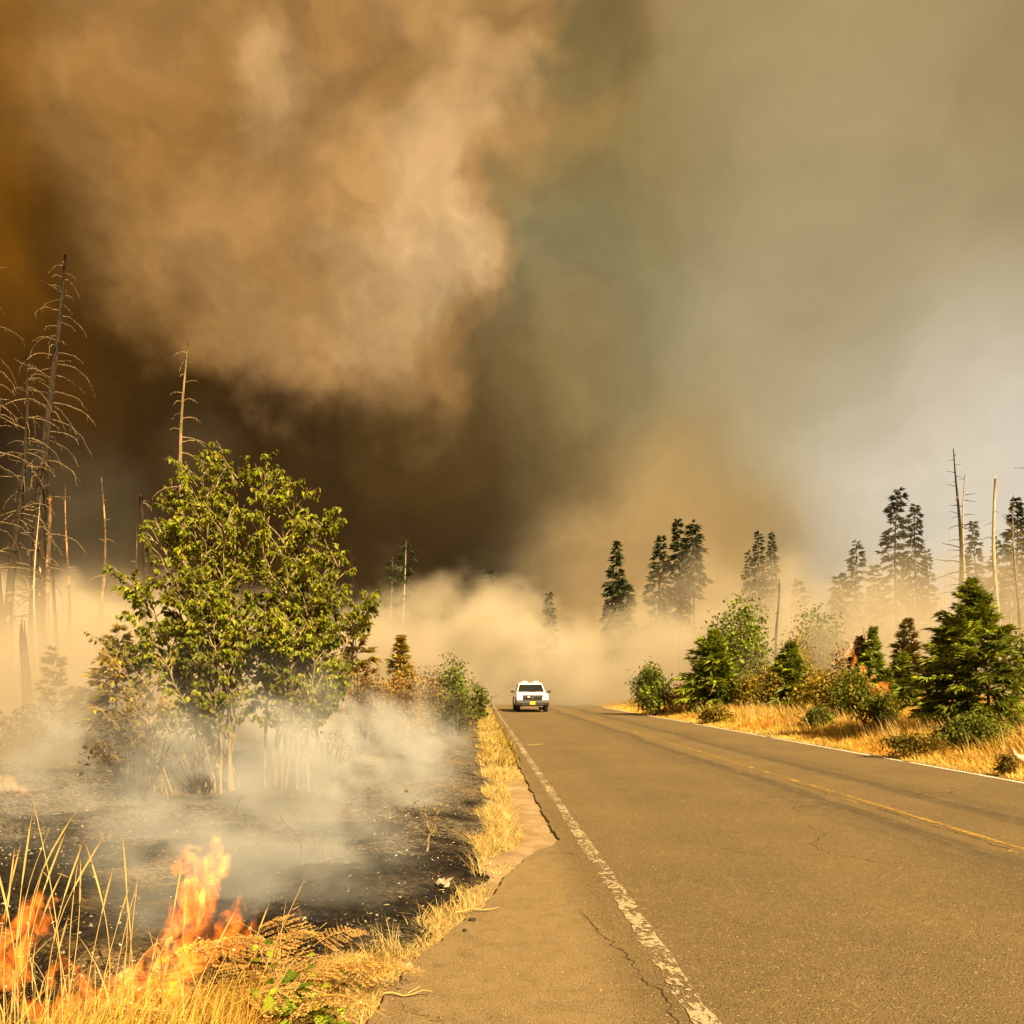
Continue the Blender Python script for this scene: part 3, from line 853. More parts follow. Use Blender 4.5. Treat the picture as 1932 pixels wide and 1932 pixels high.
conifer('young_fir', 'browned young fir close against the splintered stump', 1622, 33.5, 1200, 42, 0.1, 110, 24, .12, .34, .08, wind=.15, pw=.95, up=.4, group=G2, mat=M_SHRUB_B, tr=.04, tbright=(.25, .7))
conifer('young_fir', 'short green fir on the slope between stump and scorched fir', 1668, 30, 1262, 40, 0.02, 90, 26, .12, .3, .08, wind=.2, pw=.5, up=.4, group=G2, mat=M_FIR, tr=.03)
# young firs across the road, by the maple clump
G3 = 'young firs behind the maple clump'
conifer('young_fir', 'open yellow green young fir with tiered boughs right behind the maple clump', 672, 22, 1158, 104, .05, 54, 46, .05, .26, .055, wind=.0, pw=.6, up=.35, group=G3, mat=M_FIR_DRY, tr=.04, tbright=(.5, 1.0))
conifer('young_fir', 'slim golden young fir standing among orange scrub', 756, 25, 1196, 58, .06, 130, 30, .10, .26, .06, wind=.0, pw=.75, up=.4, group=G3, mat=M_FIR_DRY, tr=.04)
conifer('young_fir', 'spindly grey young fir in thick smoke with a bare leader', 100, 17, 1220, 84, .1, 44, 30, .08, .22, .035, wind=.1, pw=.8, up=.5, group=G3, mat=M_FIR_DRY, tr=.025, tbright=(.3, .6))
conifer('young_fir', 'low smoky young fir between the spindly one and the scorched sapling', 162, 16.5, 1300, 90, .1, 60, 30, .10, .22, .045, wind=.1, pw=.6, up=.45, group=G3, mat=M_FIR_DRY, tr=.025, tbright=(.3, .6))
conifer('young_fir', 'yellow young fir poking out beside the low scorched sapling', 222, 14.2, 1178, 90, .18, 60, 34, .08, .22, .04, wind=.05, pw=.7, up=.45, group=G3, mat=M_FIR_DRY, tr=.025, tbright=(.6, 1.1))
# ------------------------------------------------------------------ dead trees
M_DEADTWIG = mat_bark('dead_bough', (0.07, 0.048, 0.025), (0.26, 0.19, 0.10))


def snag(name, label, px_b, px_t, D, top_py, r0, nbr, blen, mat, bmat, low=0.25, sag=0.7, group=None, broken=False, patches=0, twig=True, side=0, upb=0.25):
    x, y = gx(px_b, D), D
    zb = float(ground_z(x, y))
    h = gz(top_py, D) - zb
    o = thing(name, label, 'dead tree', (x, y, zb), group)
    tz = np.linspace(0, 1, 14)
    dx = gx(px_t, D) - x
    T = np.stack([dx * tz + 0.012 * h * np.sin(tz * 6 + px_b), 0.01 * h * np.sin(tz * 5 + px_b * 3), tz * h - 0.1 * (1 - tz)], -1)
    r = r0 * (1 - (0.55 if broken else 0.90) * tz ** 0.85)
    m = MB().tube(T, r, 9)
    if broken:      # splintered top
        for k in range(5):
            a = k * 1.26
            q = T[-1] + np.array([math.cos(a) * r[-1] * .6, math.sin(a) * r[-1] * .6, -.05])
            m.tube([q, q + np.array([0, 0, RG.uniform(.15, .5)])], [r[-1] * .35, .005], 4)
    m.build('trunk', mat, o, True)
    for q in range(nbr):
        t = low + (0.985 - low) * (q + RG.random()) / nbr
        az = RG.uniform(0, 2 * PI) if not side else RG.choice([0.0, PI]) * (side > 1) + RG.normal() * 0.7
        L = blen * (0.25 + 0.75 * math.sin(min(1, (1 - t) * 2.2 + 0.08) * PI / 2)) * RG.uniform(0.45, 1.15)
        b = np.array([np.interp(t, tz, T[:, k]) for k in range(3)])
        k = np.linspace(0, 1, 8)[:, None]
        hd = np.array([math.cos(az), math.sin(az), 0.0])
        up = RG.uniform(-.1, 2 * upb)
        P = b + hd * L * (k - 0.2 * k ** 3) + np.array([0, 0, 1.0]) * L * (up * k - sag * RG.uniform(.25, 1.1) * k ** 2.0)
        P[2:] += np.cumsum(RG.normal(size=(6, 3)), 0) * 0.018 * L
        bm_ = MB().tube(P, np.linspace(1, 0.22, 8) * (0.011 + 0.014 * L) * (D / 35) ** 0.3, 4, cap=False)
        if twig:
            for w in range(RG.integers(1, 5)):
                u = RG.integers(3, 8)
                d = hd * RG.uniform(.1, .5) + RG.normal(size=3) * 0.25 + np.array([0, 0, -0.35])
                bm_.tube([P[u], P[u] + d * L * 0.08, P[u] + d * L * 0.15 + np.array([0, 0, -.04 * L])], [.007, .005, .003], 3, cap=False)
        bm_.build('branch', bmat, o)
    for q in range(patches):      # hanging flakes of orange inner bark
        t = RG.uniform(0.03, low + 0.12)
        b = np.array([np.interp(t, tz, T[:, k]) for k in range(3)])
        rr = np.interp(t, tz, r)
        for w in range(4):
            az = RG.uniform(-2.6, 0.6, 1)
            Pp = b + np.stack([np.cos(az) * rr * .98, np.sin(az) * rr * .98, RG.normal(size=1) * 0.35], -1)
            Dd = np.stack([np.cos(az) * .5, np.sin(az) * .5, RG.normal(size=1) * .9], -1)
            MB().leaves(Pp, Dd, RG.uniform(.15, .4, 1), RG.uniform(.06, .16, 1), .2, jitter(1, .7, 1.2)).build('bark_flake', M_FLAKE, o)
    return o


M_FLAKE = mat_veg('orange_inner_bark', (0.60, 0.27, 0.12), 0.1, 0.8, 0.3, 3.0)
GL = 'dead trees standing in the smoke by the burn'
snag('dead_tree', 'tallest dead fir with long arching bare boughs and a dark leaning trunk', 58, 113, 33, 480, 0.42, 90, 2.1, M_SNAG, M_DEADTWIG, .22, .75, GL, patches=5)
snag('dead_tree', 'thinner dead fir with drooping boughs beside the tallest dead fir', 22, 43, 31, 668, 0.24, 54, 1.8, M_SNAG, M_DEADTWIG, .25, .75, GL, patches=9)
snag('dead_tree', 'dark dead fir standing apart beyond the two drooping dead firs', 2, -30, 29, 470, 0.30, 50, 1.9, M_SNAG, M_DEADTWIG, .3, .7, GL, patches=4)
snag('dead_tree', 'pale slim dead pole in front of the tallest dead fir', 70, 71, 30, 935, 0.075, 7, .5, M_BARK_W, M_TWIG, .3, .4, GL, patches=2)
snag('dead_tree', 'slender dead fir with a silvery spire rising behind the maple clump', 346, 354, 36, 646, 0.22, 30, 1.5, M_BARK, M_TWIG, .36, .7, GL, patches=2)
snag('dead_tree', 'short dead spire with scattered bark flakes and stub branches', 192, 191, 44, 898, 0.16, 14, .8, M_SNAG_P, M_TWIG, .1, .3, GL, patches=7)
snag('dead_tree', 'short flaking stub beside the tallest dead fir, streaked with orange bark', 90, 92, 40, 945, 0.15, 6, .5, M_SNAG_P, M_TWIG, .1, .3, GL, broken=True, patches=7)
snag('dead_tree', 'thin dead stem flecked with orange bark between stub and spire', 125, 127, 42, 912, 0.12, 10, .7, M_SNAG_P, M_TWIG, .1, .3, GL, patches=6)
snag('dead_tree', 'snapped off dead trunk with one bent bough hanging from its top', 268, 271, 38, 938, 0.19, 3, 1.6, M_SNAG, M_TWIG, .97, .5, GL, broken=True, side=1)
snag('dead_tree', 'faint flaking dead stem beside the snapped off trunk', 254, 254, 42, 988, 0.11, 6, .5, M_SNAG_P, M_TWIG, .1, .3, GL, patches=5)
snag('dead_tree', 'thin dark dead spike beside the top of the broad maple clump', 664, 665, 50, 1020, 0.11, 6, .6, M_SNAG, M_TWIG, .3, .3, GL)
snag('dead_tree', 'faint broken trunk standing deep in the pale smoke near the flames', 55, 45, 19, 1195, 0.16, 2, .4, M_SNAG, M_TWIG, .6, .3, GL, broken=True)
snag('dead_tree', 'short faint stump of a trunk lost in smoke between spire and sapling', 105, 104, 30, 1095, 0.11, 2, .4, M_SNAG, M_TWIG, .5, .3, GL, broken=True)
GR = 'dead poles on the wooded side of the road'
snag('dead_tree', 'tallest dark dead pole with short stiff side branches', 1808, 1805, 82, 846, 0.42, 30, 2.3, M_SNAG, M_CHARWOOD, .30, .25, GR, twig=False)
snag('dead_tree', 'greyish dead pole with long level branches next to the tallest pole', 1822, 1820, 84, 896, 0.34, 26, 3.0, M_BARK_W, M_CHARWOOD, .35, .1, GR, twig=False, upb=.05)
snag('dead_tree', 'white barkless dead pole with a broken tip, before the big dark fir', 1886, 1877, 60, 902, 0.19, 12, 1.3, M_BARK_W, M_TWIG, .4, .3, GR, twig=False, broken=True)
snag('dead_tree', 'brown dead pole in front of the big dark fir', 1922, 1916, 58, 934, 0.2, 18, 1.6, M_BARK, M_TWIG, .3, .3, GR, twig=False)
snag('dead_tree', 'dead tree with pale upswept branches reaching in beside the brown pole', 1968, 1960, 52, 800, 0.25, 26, 2.6, M_BARK_W, M_TWIG, .3, -.2, GR)
snag('dead_tree', 'thin faint dead stem in haze beside the tallest pole', 1786, 1787, 92, 1012, 0.14, 6, .8, M_BARK_W, M_TWIG, .4, .3, GR, twig=False)
snag('dead_tree', 'bare charred pole with no branches standing over the leafy roadside tree', 1466, 1467, 66, 1100, 0.16, 2, .4, M_SNAG, M_CHARWOOD, .5, .3, GR, broken=True, twig=False)
snag('dead_tree', 'thin grey dead stem standing below the big dark fir', 1902, 1901, 66, 1060, 0.13, 6, .8, M_BARK, M_TWIG, .4, .3, GR, twig=False)


# ------------------------------------------------------------------ leafy shrubs
def shrub(name, label, px, D, top_py, wpx, nclump, nleaf, ls, mat, dep=0.8, stems=9, smat=None, group=None, zb=None, tb=(.5, 1.3), flat=False, low=0.12, cat='shrub', sprd=0.16, mixc_=None):
    x, y = gx(px, D), D
    zb = float(ground_z(x, y)) if zb is None else zb
    h = gz(top_py, D) - zb
    rx = wpx / F * D / 2
    ry = rx * dep
    o = thing(name, label, cat, (x, y, zb), group)
    u = RG.normal(size=(nclump, 3))
    u /= np.linalg.norm(u, axis=1)[:, None]
    rr = RG.random(nclump) ** 0.4
    C = u * rr[:, None]
    zc = (low + (1 - low) * (0.5 + 0.5 * C[:, 2]))
    wd = np.sqrt(np.clip(1 - np.abs(zc - 0.45) ** 2 / 0.36, 0.06, 1))
    C = np.stack([C[:, 0] * rx * (0.55 + .45 * wd), C[:, 1] * ry * (0.55 + .45 * wd), zc * h * (1 - 0.25 * np.abs(C[:, 0]) ** 2)], -1)
    C += RG.normal(size=C.shape) * 0.06 * h
    C[:, 2] = np.clip(C[:, 2], 0.06 * h, h)
    n = nclump * nleaf
    off = RG.normal(size=(nclump, nleaf, 3)) * np.array([rx, ry, h * 0.5]) * sprd
    P = (C[:, None] + off).reshape(-1, 3)
    P[:, 2] = np.maximum(P[:, 2], 0.02)
    Dd = RG.normal(size=(n, 3)) * 0.7 + np.array([0, -0.15, -0.2]) + (off.reshape(-1, 3) / (np.linalg.norm(off.reshape(-1, 3), axis=1)[:, None] + 1e-6)) * 0.5
    L = ls * RG.uniform(0.55, 1.3, n)
    col = np.repeat(RG.uniform(tb[0], tb[1], (nclump, 1)), nleaf, 0) * jitter(n, .75, 1.25, .1)
    if mixc_ is not None:
        sel = np.repeat(RG.random(nclump) < mixc_[0], nleaf)[:, None]
        col = np.where(sel, col * np.array(mixc_[1]), col)
    MB().leaves(P, Dd, L, L * RG.uniform(.5, .8, n), .2, col, .1).build('foliage', mat, o)
    if stems:
        m = MB()
        for q in range(stems):
            e = C[RG.integers(nclump)]
            b = np.array([RG.normal() * rx * .12, RG.normal() * ry * .12, -0.05])
            S = bent(b, e, 5, .12)
            m.tube(S, np.linspace(.012, .004, 5) * (1 + h * .25), 4, cap=False)
        m.build('stems', smat or M_TWIG, o)
    return o


GV = 'shrubs along the verge'
shrub('leafy_shrub', 'dark glossy round shrub standing alone right at the road edge', 1226, 43.5, 1257, 66, 120, 26, .17, M_SHRUB, group=GV, tb=(0.51, 1.95), stems=6)
shrub('leafy_tree', 'pale green broadleaf tree half veiled by smoke behind the feathery young fir', 1392, 52, 1142, 122, 170, 26, .26, M_SHRUB, group=GV, tb=(0.87, 2.25), stems=14, cat='tree', low=.2)
shrub('leafy_shrub', 'yellow flecked bush between the feathery fir and the dim fir', 1440, 40, 1262, 92, 130, 24, .16, M_SHRUB_Y, group=GV, tb=(0.43, 1.50))
shrub('leafy_shrub', 'loose yellow leaved bush in front of the dim young fir', 1552, 34, 1262, 110, 150, 22, .15, M_SHRUB_Y, group=GV, tb=(0.43, 1.65))
shrub('leafy_shrub', 'thin airy shrub with brown leaves rising in the haze', 1510, 47, 1180, 64, 60, 18, .16, M_SHRUB_Y, group=GV, tb=(0.43, 1.20), stems=10)
shrub('leafy_shrub', 'pale hazy thicket behind the airy brown shrub', 1545, 60, 1158, 96, 110, 22, .3, M_SHRUB, group=GV, tb=(0.72, 1.65), stems=8)
shrub('leafy_shrub', 'dark green shrub just below the flames by the stump', 1606, 29, 1268, 78, 130, 24, .13, M_SHRUB, group=GV, tb=(0.58, 1.80), mixc_=(.3, (1.9, 1.3, .9)))
shrub('leafy_shrub', 'small dark shrub poking out of pale grass below the yellow bush', 1548, 27, 1334, 66, 70, 22, .11, M_SHRUB, group=GV, tb=(0.58, 1.80))
shrub('leafy_shrub', 'green shrub in the tall grass between the firs and the big bushy fir', 1660, 25, 1306, 76, 90, 22, .11, M_SHRUB, group=GV, tb=(0.58, 1.65), mixc_=(.3, (1.8, 1.2, .9)))
shrub('leafy_shrub', 'low green shrub in the grass under the feathery young fir', 1352, 34, 1330, 62, 70, 20, .12, M_SHRUB_Y, group=GV, tb=(0.43, 1.35))
shrub('leafy_shrub', 'broad low shrub with dark toothed leaves under the big bushy fir', 1836, 18.4, 1352, 150, 130, 26, .085, M_SHRUB, group=GV, tb=(0.51, 1.80), zb=.20, dep=.6)
shrub('leafy_shrub', 'sprawling brown green weed patch in the grass beside the low toothed shrub', 1722, 18.0, 1385, 120, 80, 22, .08, M_SHRUB_Y, group=GV, tb=(0.36, 1.05), zb=.10, dep=.4)
shrub('leafy_shrub', 'small weed clump at the road edge below the low toothed shrub', 1900, 14.6, 1425, 40, 36, 18, .06, M_SHRUB_Y, group=GV, tb=(0.36, 1.20), zb=.02)
shrub('leafy_shrub', 'grey dry bush beside the glossy round shrub at the smoke edge', 1285, 46, 1290, 70, 70, 18, .18, M_SHRUB_B, group=GV, tb=(0.36, 1.05), stems=10)
shrub('leafy_shrub', 'straggly brown bush between the dim fir and the flames', 1590, 36, 1225, 60, 60, 18, .14, M_SHRUB_B, group=GV, tb=(0.43, 1.20), stems=10)
shrub('leafy_shrub', 'faint leafy bush in haze beside the big bushy fir', 1925, 30, 1190, 70, 70, 18, .18, M_SHRUB, group=GV, tb=(0.58, 1.50), stems=8)
GB = 'scrub along the burn'
shrub('scrub_bush', 'orange brown twiggy scrub at the foot of the tiered young fir', 690, 21.5, 1262, 112, 120, 22, .085, M_SHRUB_B, group=GB, stems=26, tb=(.5, 1.2), smat=M_TWIG)
shrub('scrub_bush', 'golden scrub round the foot of the slim young fir', 758, 24, 1262, 120, 130, 22, .09, M_SHRUB_B, group=GB, stems=26, tb=(.6, 1.4), mixc_=(.3, (.9, 1.2, .8)))
shrub('scrub_bush', 'reddish scrub between the golden scrub and the bright green bush', 812, 27, 1272, 84, 90, 20, .09, M_SHRUB_B, group=GB, stems=18, tb=(.4, 1.0))
shrub('leafy_shrub', 'bright green upright bush beside the reddish scrub', 852, 28, 1244, 74, 110, 24, .12, M_SHRUB, group=GB, stems=10, tb=(.6, 1.5), mixc_=(.3, (1.5, 1.2, .9)))
shrub('leafy_shrub', 'low rounded bush with red tinged leaves on the ash under the bright green bush', 858, 24.5, 1308, 78, 90, 24, .10, M_SHRUB, group=GB, stems=10, tb=(.4, 1.2), mixc_=(.4, (1.7, .9, .8)))
shrub('leafy_shrub', 'small hazy bush near the road just before the smoke swallows the verge', 904, 37, 1292, 44, 60, 20, .13, M_SHRUB, group=GB, stems=6, tb=(.5, 1.2))
shrub('bare_bush', 'leafless grey brush smoking below the orange scrub', 690, 19, 1318, 120, 40, 8, .05, M_SHRUB_B, group=GB, stems=60, tb=(.3, .7), smat=M_CHARWOOD)
shrub('bare_bush', 'small fan of charred upright stems on the ash', 757, 20, 1338, 44, 26, 1, .03, M_SHRUB_B, group=GB, stems=26, smat=M_CHARWOOD, low=.5)
shrub('bare_bush', 'tangle of charred twigs under the broad maple clump', 610, DM - .2, 1372, 130, 50, 3, .06, M_SHRUB_B, group=GB, stems=54, smat=M_CHARWOOD, low=.3)
shrub('bare_bush', 'dark tangle of drooping twigs under the tall maple clump', 372, DM - .5, 1385, 120, 50, 2, .06, M_SHRUB_B, group=GB, stems=40, smat=M_CHARWOOD, low=.3)
shrub('bare_bush', 'leaning burned bush with crooked bare boughs under the scorched sapling', 255, gd(1512) - .2, 1345, 180, 60, 5, .07, M_SHRUB_B, group=GB, stems=50, smat=M_CHARWOOD, low=.3, tb=(.15, .5))
shrub('scrub_bush', 'smoky grey scrub low behind the flames near the spindly fir', 60, 15.5, 1330, 150, 80, 16, .09, M_SHRUB_B, group=GB, stems=24, tb=(.2, .6), smat=M_CHARWOOD)

# thin sapling in the middle of the burn
Ds = gd(1622)
o = thing('sapling', 'thin sapling with a few curled leaves alone on the black burn', 'sapling', (gx(806, Ds), Ds, float(burn_z(np.array([gx(806, Ds)]), np.array([Ds]))[0])))
sp_ = [((0, 0, 0), (.03, .02, .18), .010), ((.03, .02, .18), (-.03, 0, .42), .005), ((.03, .02, .18), (.09, .03, .40), .006), ((.0, 0, .1), (.11, -.02, .32), .006), ((-.0, .01, .32), (-.11, .0, .46), .003), ((.03, 0, .2), (-.2, .02, .60), .003), ((.06, .02, .3), (.13, .0, .46), .003)]
m = MB()
Pp = []
for a, b, r in sp_:
    P = bent(a, b, 5, .08)
    m.tube(P, np.linspace(r, r * .4, 5), 5)
    Pp += [P[-1] + RG.normal(size=3) * .015 for _ in range(4)] + [P[-2] + RG.normal(size=3) * .02 for _ in range(2)]
m.build('stem', M_TWIG, o, True)
MB().leaves(Pp, RG.normal(size=(len(Pp), 3)) + np.array([0, 0, -.5]), RG.uniform(.025, .055, len(Pp)), RG.uniform(.015, .03, len(Pp)), .3, jitter(len(Pp), .7, 1.4)).build('leaves', M_SHRUB_Y, o)


# burned stalks
def stalk(name, label, px, py, h, dx, mat):
    D = gd(py)
    x = gx(px, D)
    o = thing(name, label, 'twig', (x, D, float(burn_z(np.array([x]), np.array([D]))[0]) - .02))
    k = np.linspace(0, 1, 7)[:, None]
    P = np.array([dx, 0, h]) * k + np.array([-dx * .5, .02, 0]) * np.sin(k * PI)
    MB().tube(P, np.linspace(.006, .0025, 7), 4).build('stem', mat, o)
    m = MB()
    for q in range(4):
        m.tube([P[-1 - q // 2], P[-1 - q // 2] + RG.normal(size=3) * .03 + np.array([-.02, 0, 0])], [.005, .002], 3)
    m.build('seed_head', mat, o)


stalk('burned_stalk', 'crooked charred stalk bent over the black burn before the pale ash', 566, 1640, .38, -.14, M_CHARWOOD)
stalk('burned_stalk', 'short forked charred twig on the ash near the small flame', 446, 1565, .26, .08, M_CHARWOOD)
stalk('burned_stalk', 'upright blackened stalk on the burn behind the tall grass', 42, 1606, .22, .0, M_CHARWOOD)
stalk('burned_stalk', 'slim charred stick standing where the white smoke begins', 666, 1455, .45, -.03, M_CHARWOOD)
# ------------------------------------------------------------------ grass
M_STRAW = mat_veg('dry_grass', (0.66, 0.43, 0.085), 0.35, 0.7, 0.35, 1.2, (0.50, 0.29, 0.045))
M_STRAW2 = mat_veg('pale_straw', (0.66, 0.48, 0.17), 0.35, 0.7, 0.25, 3.0)
M_FERN = mat_veg('dead_bracken', (0.60, 0.36, 0.10), 0.35, 0.75, 0.35, 2.0)
M_BRAMBLE = mat_veg('bramble_leaf', (0.19, 0.25, 0.02), 0.35, 0.45, 0.45, 5.0)


def blades(P, h, w, lean, az, col, seg=3):
    """curved tapering blades"""
    n = len(P)
    h, w, lean, az = (np.broadcast_to(np.asarray(a, float), (n,)) for a in (h, w, lean, az))
    d = np.stack([np.cos(az), np.sin(az), np.zeros(n)], -1)
    f = RG.uniform(0, PI, n)
    s = np.stack([np.cos(f), np.sin(f), np.zeros(n)], -1)
    rows = []
    for k in range(seg):
        t = k / seg
        c = P + d * (h * lean * t ** 1.8)[:, None] + np.array([0, 0, 1.0]) * (h * (t - 0.25 * lean * t * t))[:, None]
        hw = (w * 0.5 * (1 - t * 0.75))[:, None]
        rows += [c - s * hw, c + s * hw]
    t = 1.0
    rows.append(P + d * (h * lean)[:, None] + np.array([0, 0, 1.0]) * (h * (1 - 0.25 * lean))[:, None])
    V = np.stack(rows, 1)
    nv = 2 * seg + 1
    b = np.arange(n)[:, None] * nv
    q = [b + np.array([[2 * k, 2 * k + 1, 2 * k + 3, 2 * k + 2]]) for k in range(seg - 1)]
    tr = b + np.array([[2 * seg - 2, 2 * seg - 1, 2 * seg]])
    return V.reshape(-1, 3), np.concatenate(q) if q else None, tr, np.repeat(col, nv, 0)


def grass(name, P, h, w, lean, az, mat, label, lo=.6, hi=1.3, seg=3, warm=.1, kind='stuff', cat='grass', parent=None, col=None):
    c = jitter(len(P), lo, hi, warm) if col is None else col
    V, q, t, c = blades(P, h, w, lean, az, c, seg)
    m = MB()
    m.v, m.c, m.n = [V], [c], len(V)
    m.f = ([q] if q is not None else []) + [t]
    o = m.build(name, mat, parent)
    if parent is None:
        tag(o, label, cat, kind=kind)
    return o


def patch(n, xr, yr, ok, near_pow=1.0):
    """n random ground points where ok(x, y) holds, denser towards the camera"""
    out = []
    tot = 0
    while tot < n:
        t = RG.random(n * 2)
        y = yr[0] * (yr[1] / yr[0]) ** (t ** near_pow)
        x = RG.uniform(*xr, n * 2)
        k = ok(x, y)
        out.append(np.stack([x[k], y[k]], -1))
        tot += k.sum()
    return np.concatenate(out)[:n]


# verge across the road
def on_verge(x, y):
    dr = x - (X_EDGE_R + 0.28 + RB * y)
    vis = np.abs(x / y) < 0.72
    cl = vnoise(x, y, 1.1, 21)
    return (dr > 0.0 + 0.12 * vnoise(x, y, 2.5, 22)) & (dr < 24) & vis & (RG.random(x.shape) < np.exp(-dr / 9.0)) & ((cl > -0.55) | (RG.random(x.shape) < .35))


Q = patch(70000, (4, 46), (10.5, 66), on_verge)
dr = Q[:, 0] - (X_EDGE_R + 0.28 + RB * Q[:, 1])
hh = (0.10 + 0.46 * np.clip(dr / 2.6, 0, 1) ** 1.1) * RG.uniform(.55, 1.25, len(Q)) * (1 + .22 * vnoise(Q[:, 0], Q[:, 1], .8, 23))
ww = 0.006 + 0.00055 * Q[:, 1]
tc = jitter(len(Q), .62, 1.25, .08)
patchy = vnoise(Q[:, 0], Q[:, 1], .9, 24)[:, None]
tc = tc * np.where(patchy > .35, np.array([[.92, .78, .6]]), np.array([[1.0, 1.0, 1.0]])) * np.where(dr[:, None] < .8, np.array([[1.15, 1.25, 1.5]]), 1.0)
wet = (vnoise(Q[:, 0], Q[:, 1], 1.6, 25) > .75)[:, None]
tc = np.where(wet, tc * np.array([.55, .72, .5]), tc)
grass('verge_grass', np.stack([Q[:, 0], Q[:, 1], ground_z(Q[:, 0], Q[:, 1]) - .02], -1), hh, ww * 1.3, RG.uniform(.15, .9, len(Q)), PI + RG.normal(size=len(Q)) * 1.0, M_STRAW,
      'tall golden dry grass covering the verge across the road', seg=3, col=tc)
# feathery seed heads standing above it
Q = patch(2600, (6, 34), (11, 50), lambda x, y: on_verge(x, y) & (x - (X_EDGE_R + RB * y) > 1.4))
P = np.stack([Q[:, 0], Q[:, 1], ground_z(Q[:, 0], Q[:, 1])], -1)
hh = RG.uniform(.55, .95, len(Q))
grass('seed_grass', P, hh, .006 + .0006 * Q[:, 1], RG.uniform(.2, .5, len(Q)), PI + RG.normal(size=len(Q)) * .6, M_STRAW2, 'pale seed heads standing above the golden verge grass', seg=4)


# narrow strip between road and burn
def on_strip(x, y):
    a = burn_edge(y) - 0.10 * RG.random(x.shape)
    e = pave_x(y)
    b = np.where((y > 7.4) & (y < 13.5), e - 0.40, np.where(y <= 7.4, e + 0.0, e + .03)) + 0.06 * vnoise(x, y, 3, 31)
    return (x > a) & (x < b)


Q = patch(26000, (-3.4, .6), (3.9, 58), on_strip, 1.15)
e = pave_x(Q[:, 1])
dd = np.clip((e - Q[:, 0]) / .45, 0, 1)
hh = (.03 + .10 * dd) * RG.uniform(.4, 1.5, len(Q)) * (1 + .45 * vnoise(Q[:, 0], Q[:, 1], 2.0, 32))
hh = np.clip(hh, .02, .4)
grass('straw_strip', np.stack([Q[:, 0], Q[:, 1], ground_z(Q[:, 0], Q[:, 1]) - .01], -1), hh, .004 + .0006 * Q[:, 1], RG.uniform(.3, 1.6, len(Q)), RG.uniform(0, 2 * PI, len(Q)), M_STRAW2,
      'low strip of pale straw between the burn and the asphalt', seg=3, lo=.55, hi=1.2)
Q = patch(900, (-3.4, .6), (16, 60), on_strip)
grass('straw_weeds', np.stack([Q[:, 0], Q[:, 1], ground_z(Q[:, 0], Q[:, 1])], -1), RG.uniform(.12, .3, len(Q)), .03, RG.uniform(.3, 1.2, len(Q)), RG.uniform(0, 2 * PI, len(Q)), M_SHRUB_Y,
      'yellow green weeds in the straw strip far along the road', seg=2)
# upright tufts at the edge of the burn
TUFTS = [(905, 1648, .34, 26), (935, 1560, .22, 20), (880, 1700, .22, 26), (962, 1590, .2, 16), (742, 1800, .26, 34), (718, 1790, .20, 20), (800, 1745, .14, 22), (850, 1720, .14, 22), (948, 1500, .2, 20), (955, 1450, .2, 16)]
for k, (px, py, h, n) in enumerate(TUFTS):
    D = gd(py)
    x = gx(px, D)
    P = np.array([[x, D, float(ground_z(x, D)) - .02]]) + RG.normal(size=(n, 3)) * np.array([.045, .05, 0])
    o = grass('grass_tuft', P, RG.uniform(.5, 1.2, n) * h, .006, RG.uniform(.1, .7, n), PI * .85 + RG.normal(size=n) * .7, M_STRAW2, None, kind=None)
    tag(o, ['tallest upright straw tuft on the edge of the burn beside the sandy shoulder', 'thin straw tuft by the sandy shoulder leaning over black char', 'straw tuft next to the discarded wrapper',
            'small straw tuft between the tallest tuft and the sand', 'bushy straw tuft on the corner of the paved turn out', 'sparse straw tuft beside the bushy corner tuft',
            'low straw tuft halfway along the curved asphalt edge', 'low straw tuft between wrapper and asphalt', 'straw tuft beside the sandy shoulder where it narrows', 'small straw tuft beyond the narrow end of the sandy shoulder'][k], 'grass tuft', 'straw tufts on the edge of the burn')


# unburned foreground corner
def on_corner(x, y):
    return (y < burn_near(x) + .12 * RG.random(x.shape)) & (x < pave_x(y) - .02 - .10 * RG.random(x.shape)) & (x / y > -.74)


Q = patch(20000, (-3.6, -.3), (2.2, 5.0), on_corner)
dd = np.clip((pave_x(Q[:, 1]) - Q[:, 0]) / .8, .12, 1)
hh = RG.uniform(.06, .34, len(Q)) * dd * np.interp(Q[:, 0], [-3, -1.7, -1.3], [.6, .8, 1.15])
grass('corner_grass', np.stack([Q[:, 0], Q[:, 1], ground_z(Q[:, 0], Q[:, 1]) - .01], -1), hh, .0055, RG.uniform(.3, 1.8, len(Q)), RG.uniform(0, 2 * PI, len(Q)), M_STRAW,
      'matted golden dry grass in the unburned corner', seg=3, lo=.5, hi=1.25)

Q = patch(1500, (-3.2, -.9), (2.6, 3.75), lambda x, y: on_corner(x, y) & (x / y < -.33))
grass('corner_tall_grass', np.stack([Q[:, 0], Q[:, 1], ground_z(Q[:, 0], Q[:, 1]) - .01], -1), RG.uniform(.22, .5, len(Q)), .006, RG.uniform(.1, .7, len(Q)), RG.normal(size=len(Q)) * .8, M_STRAW,
      'knee high golden grass standing in the unburned corner under the flames', seg=4, lo=.7, hi=1.3)

# bracken fronds, each its own plant
FR = MB()


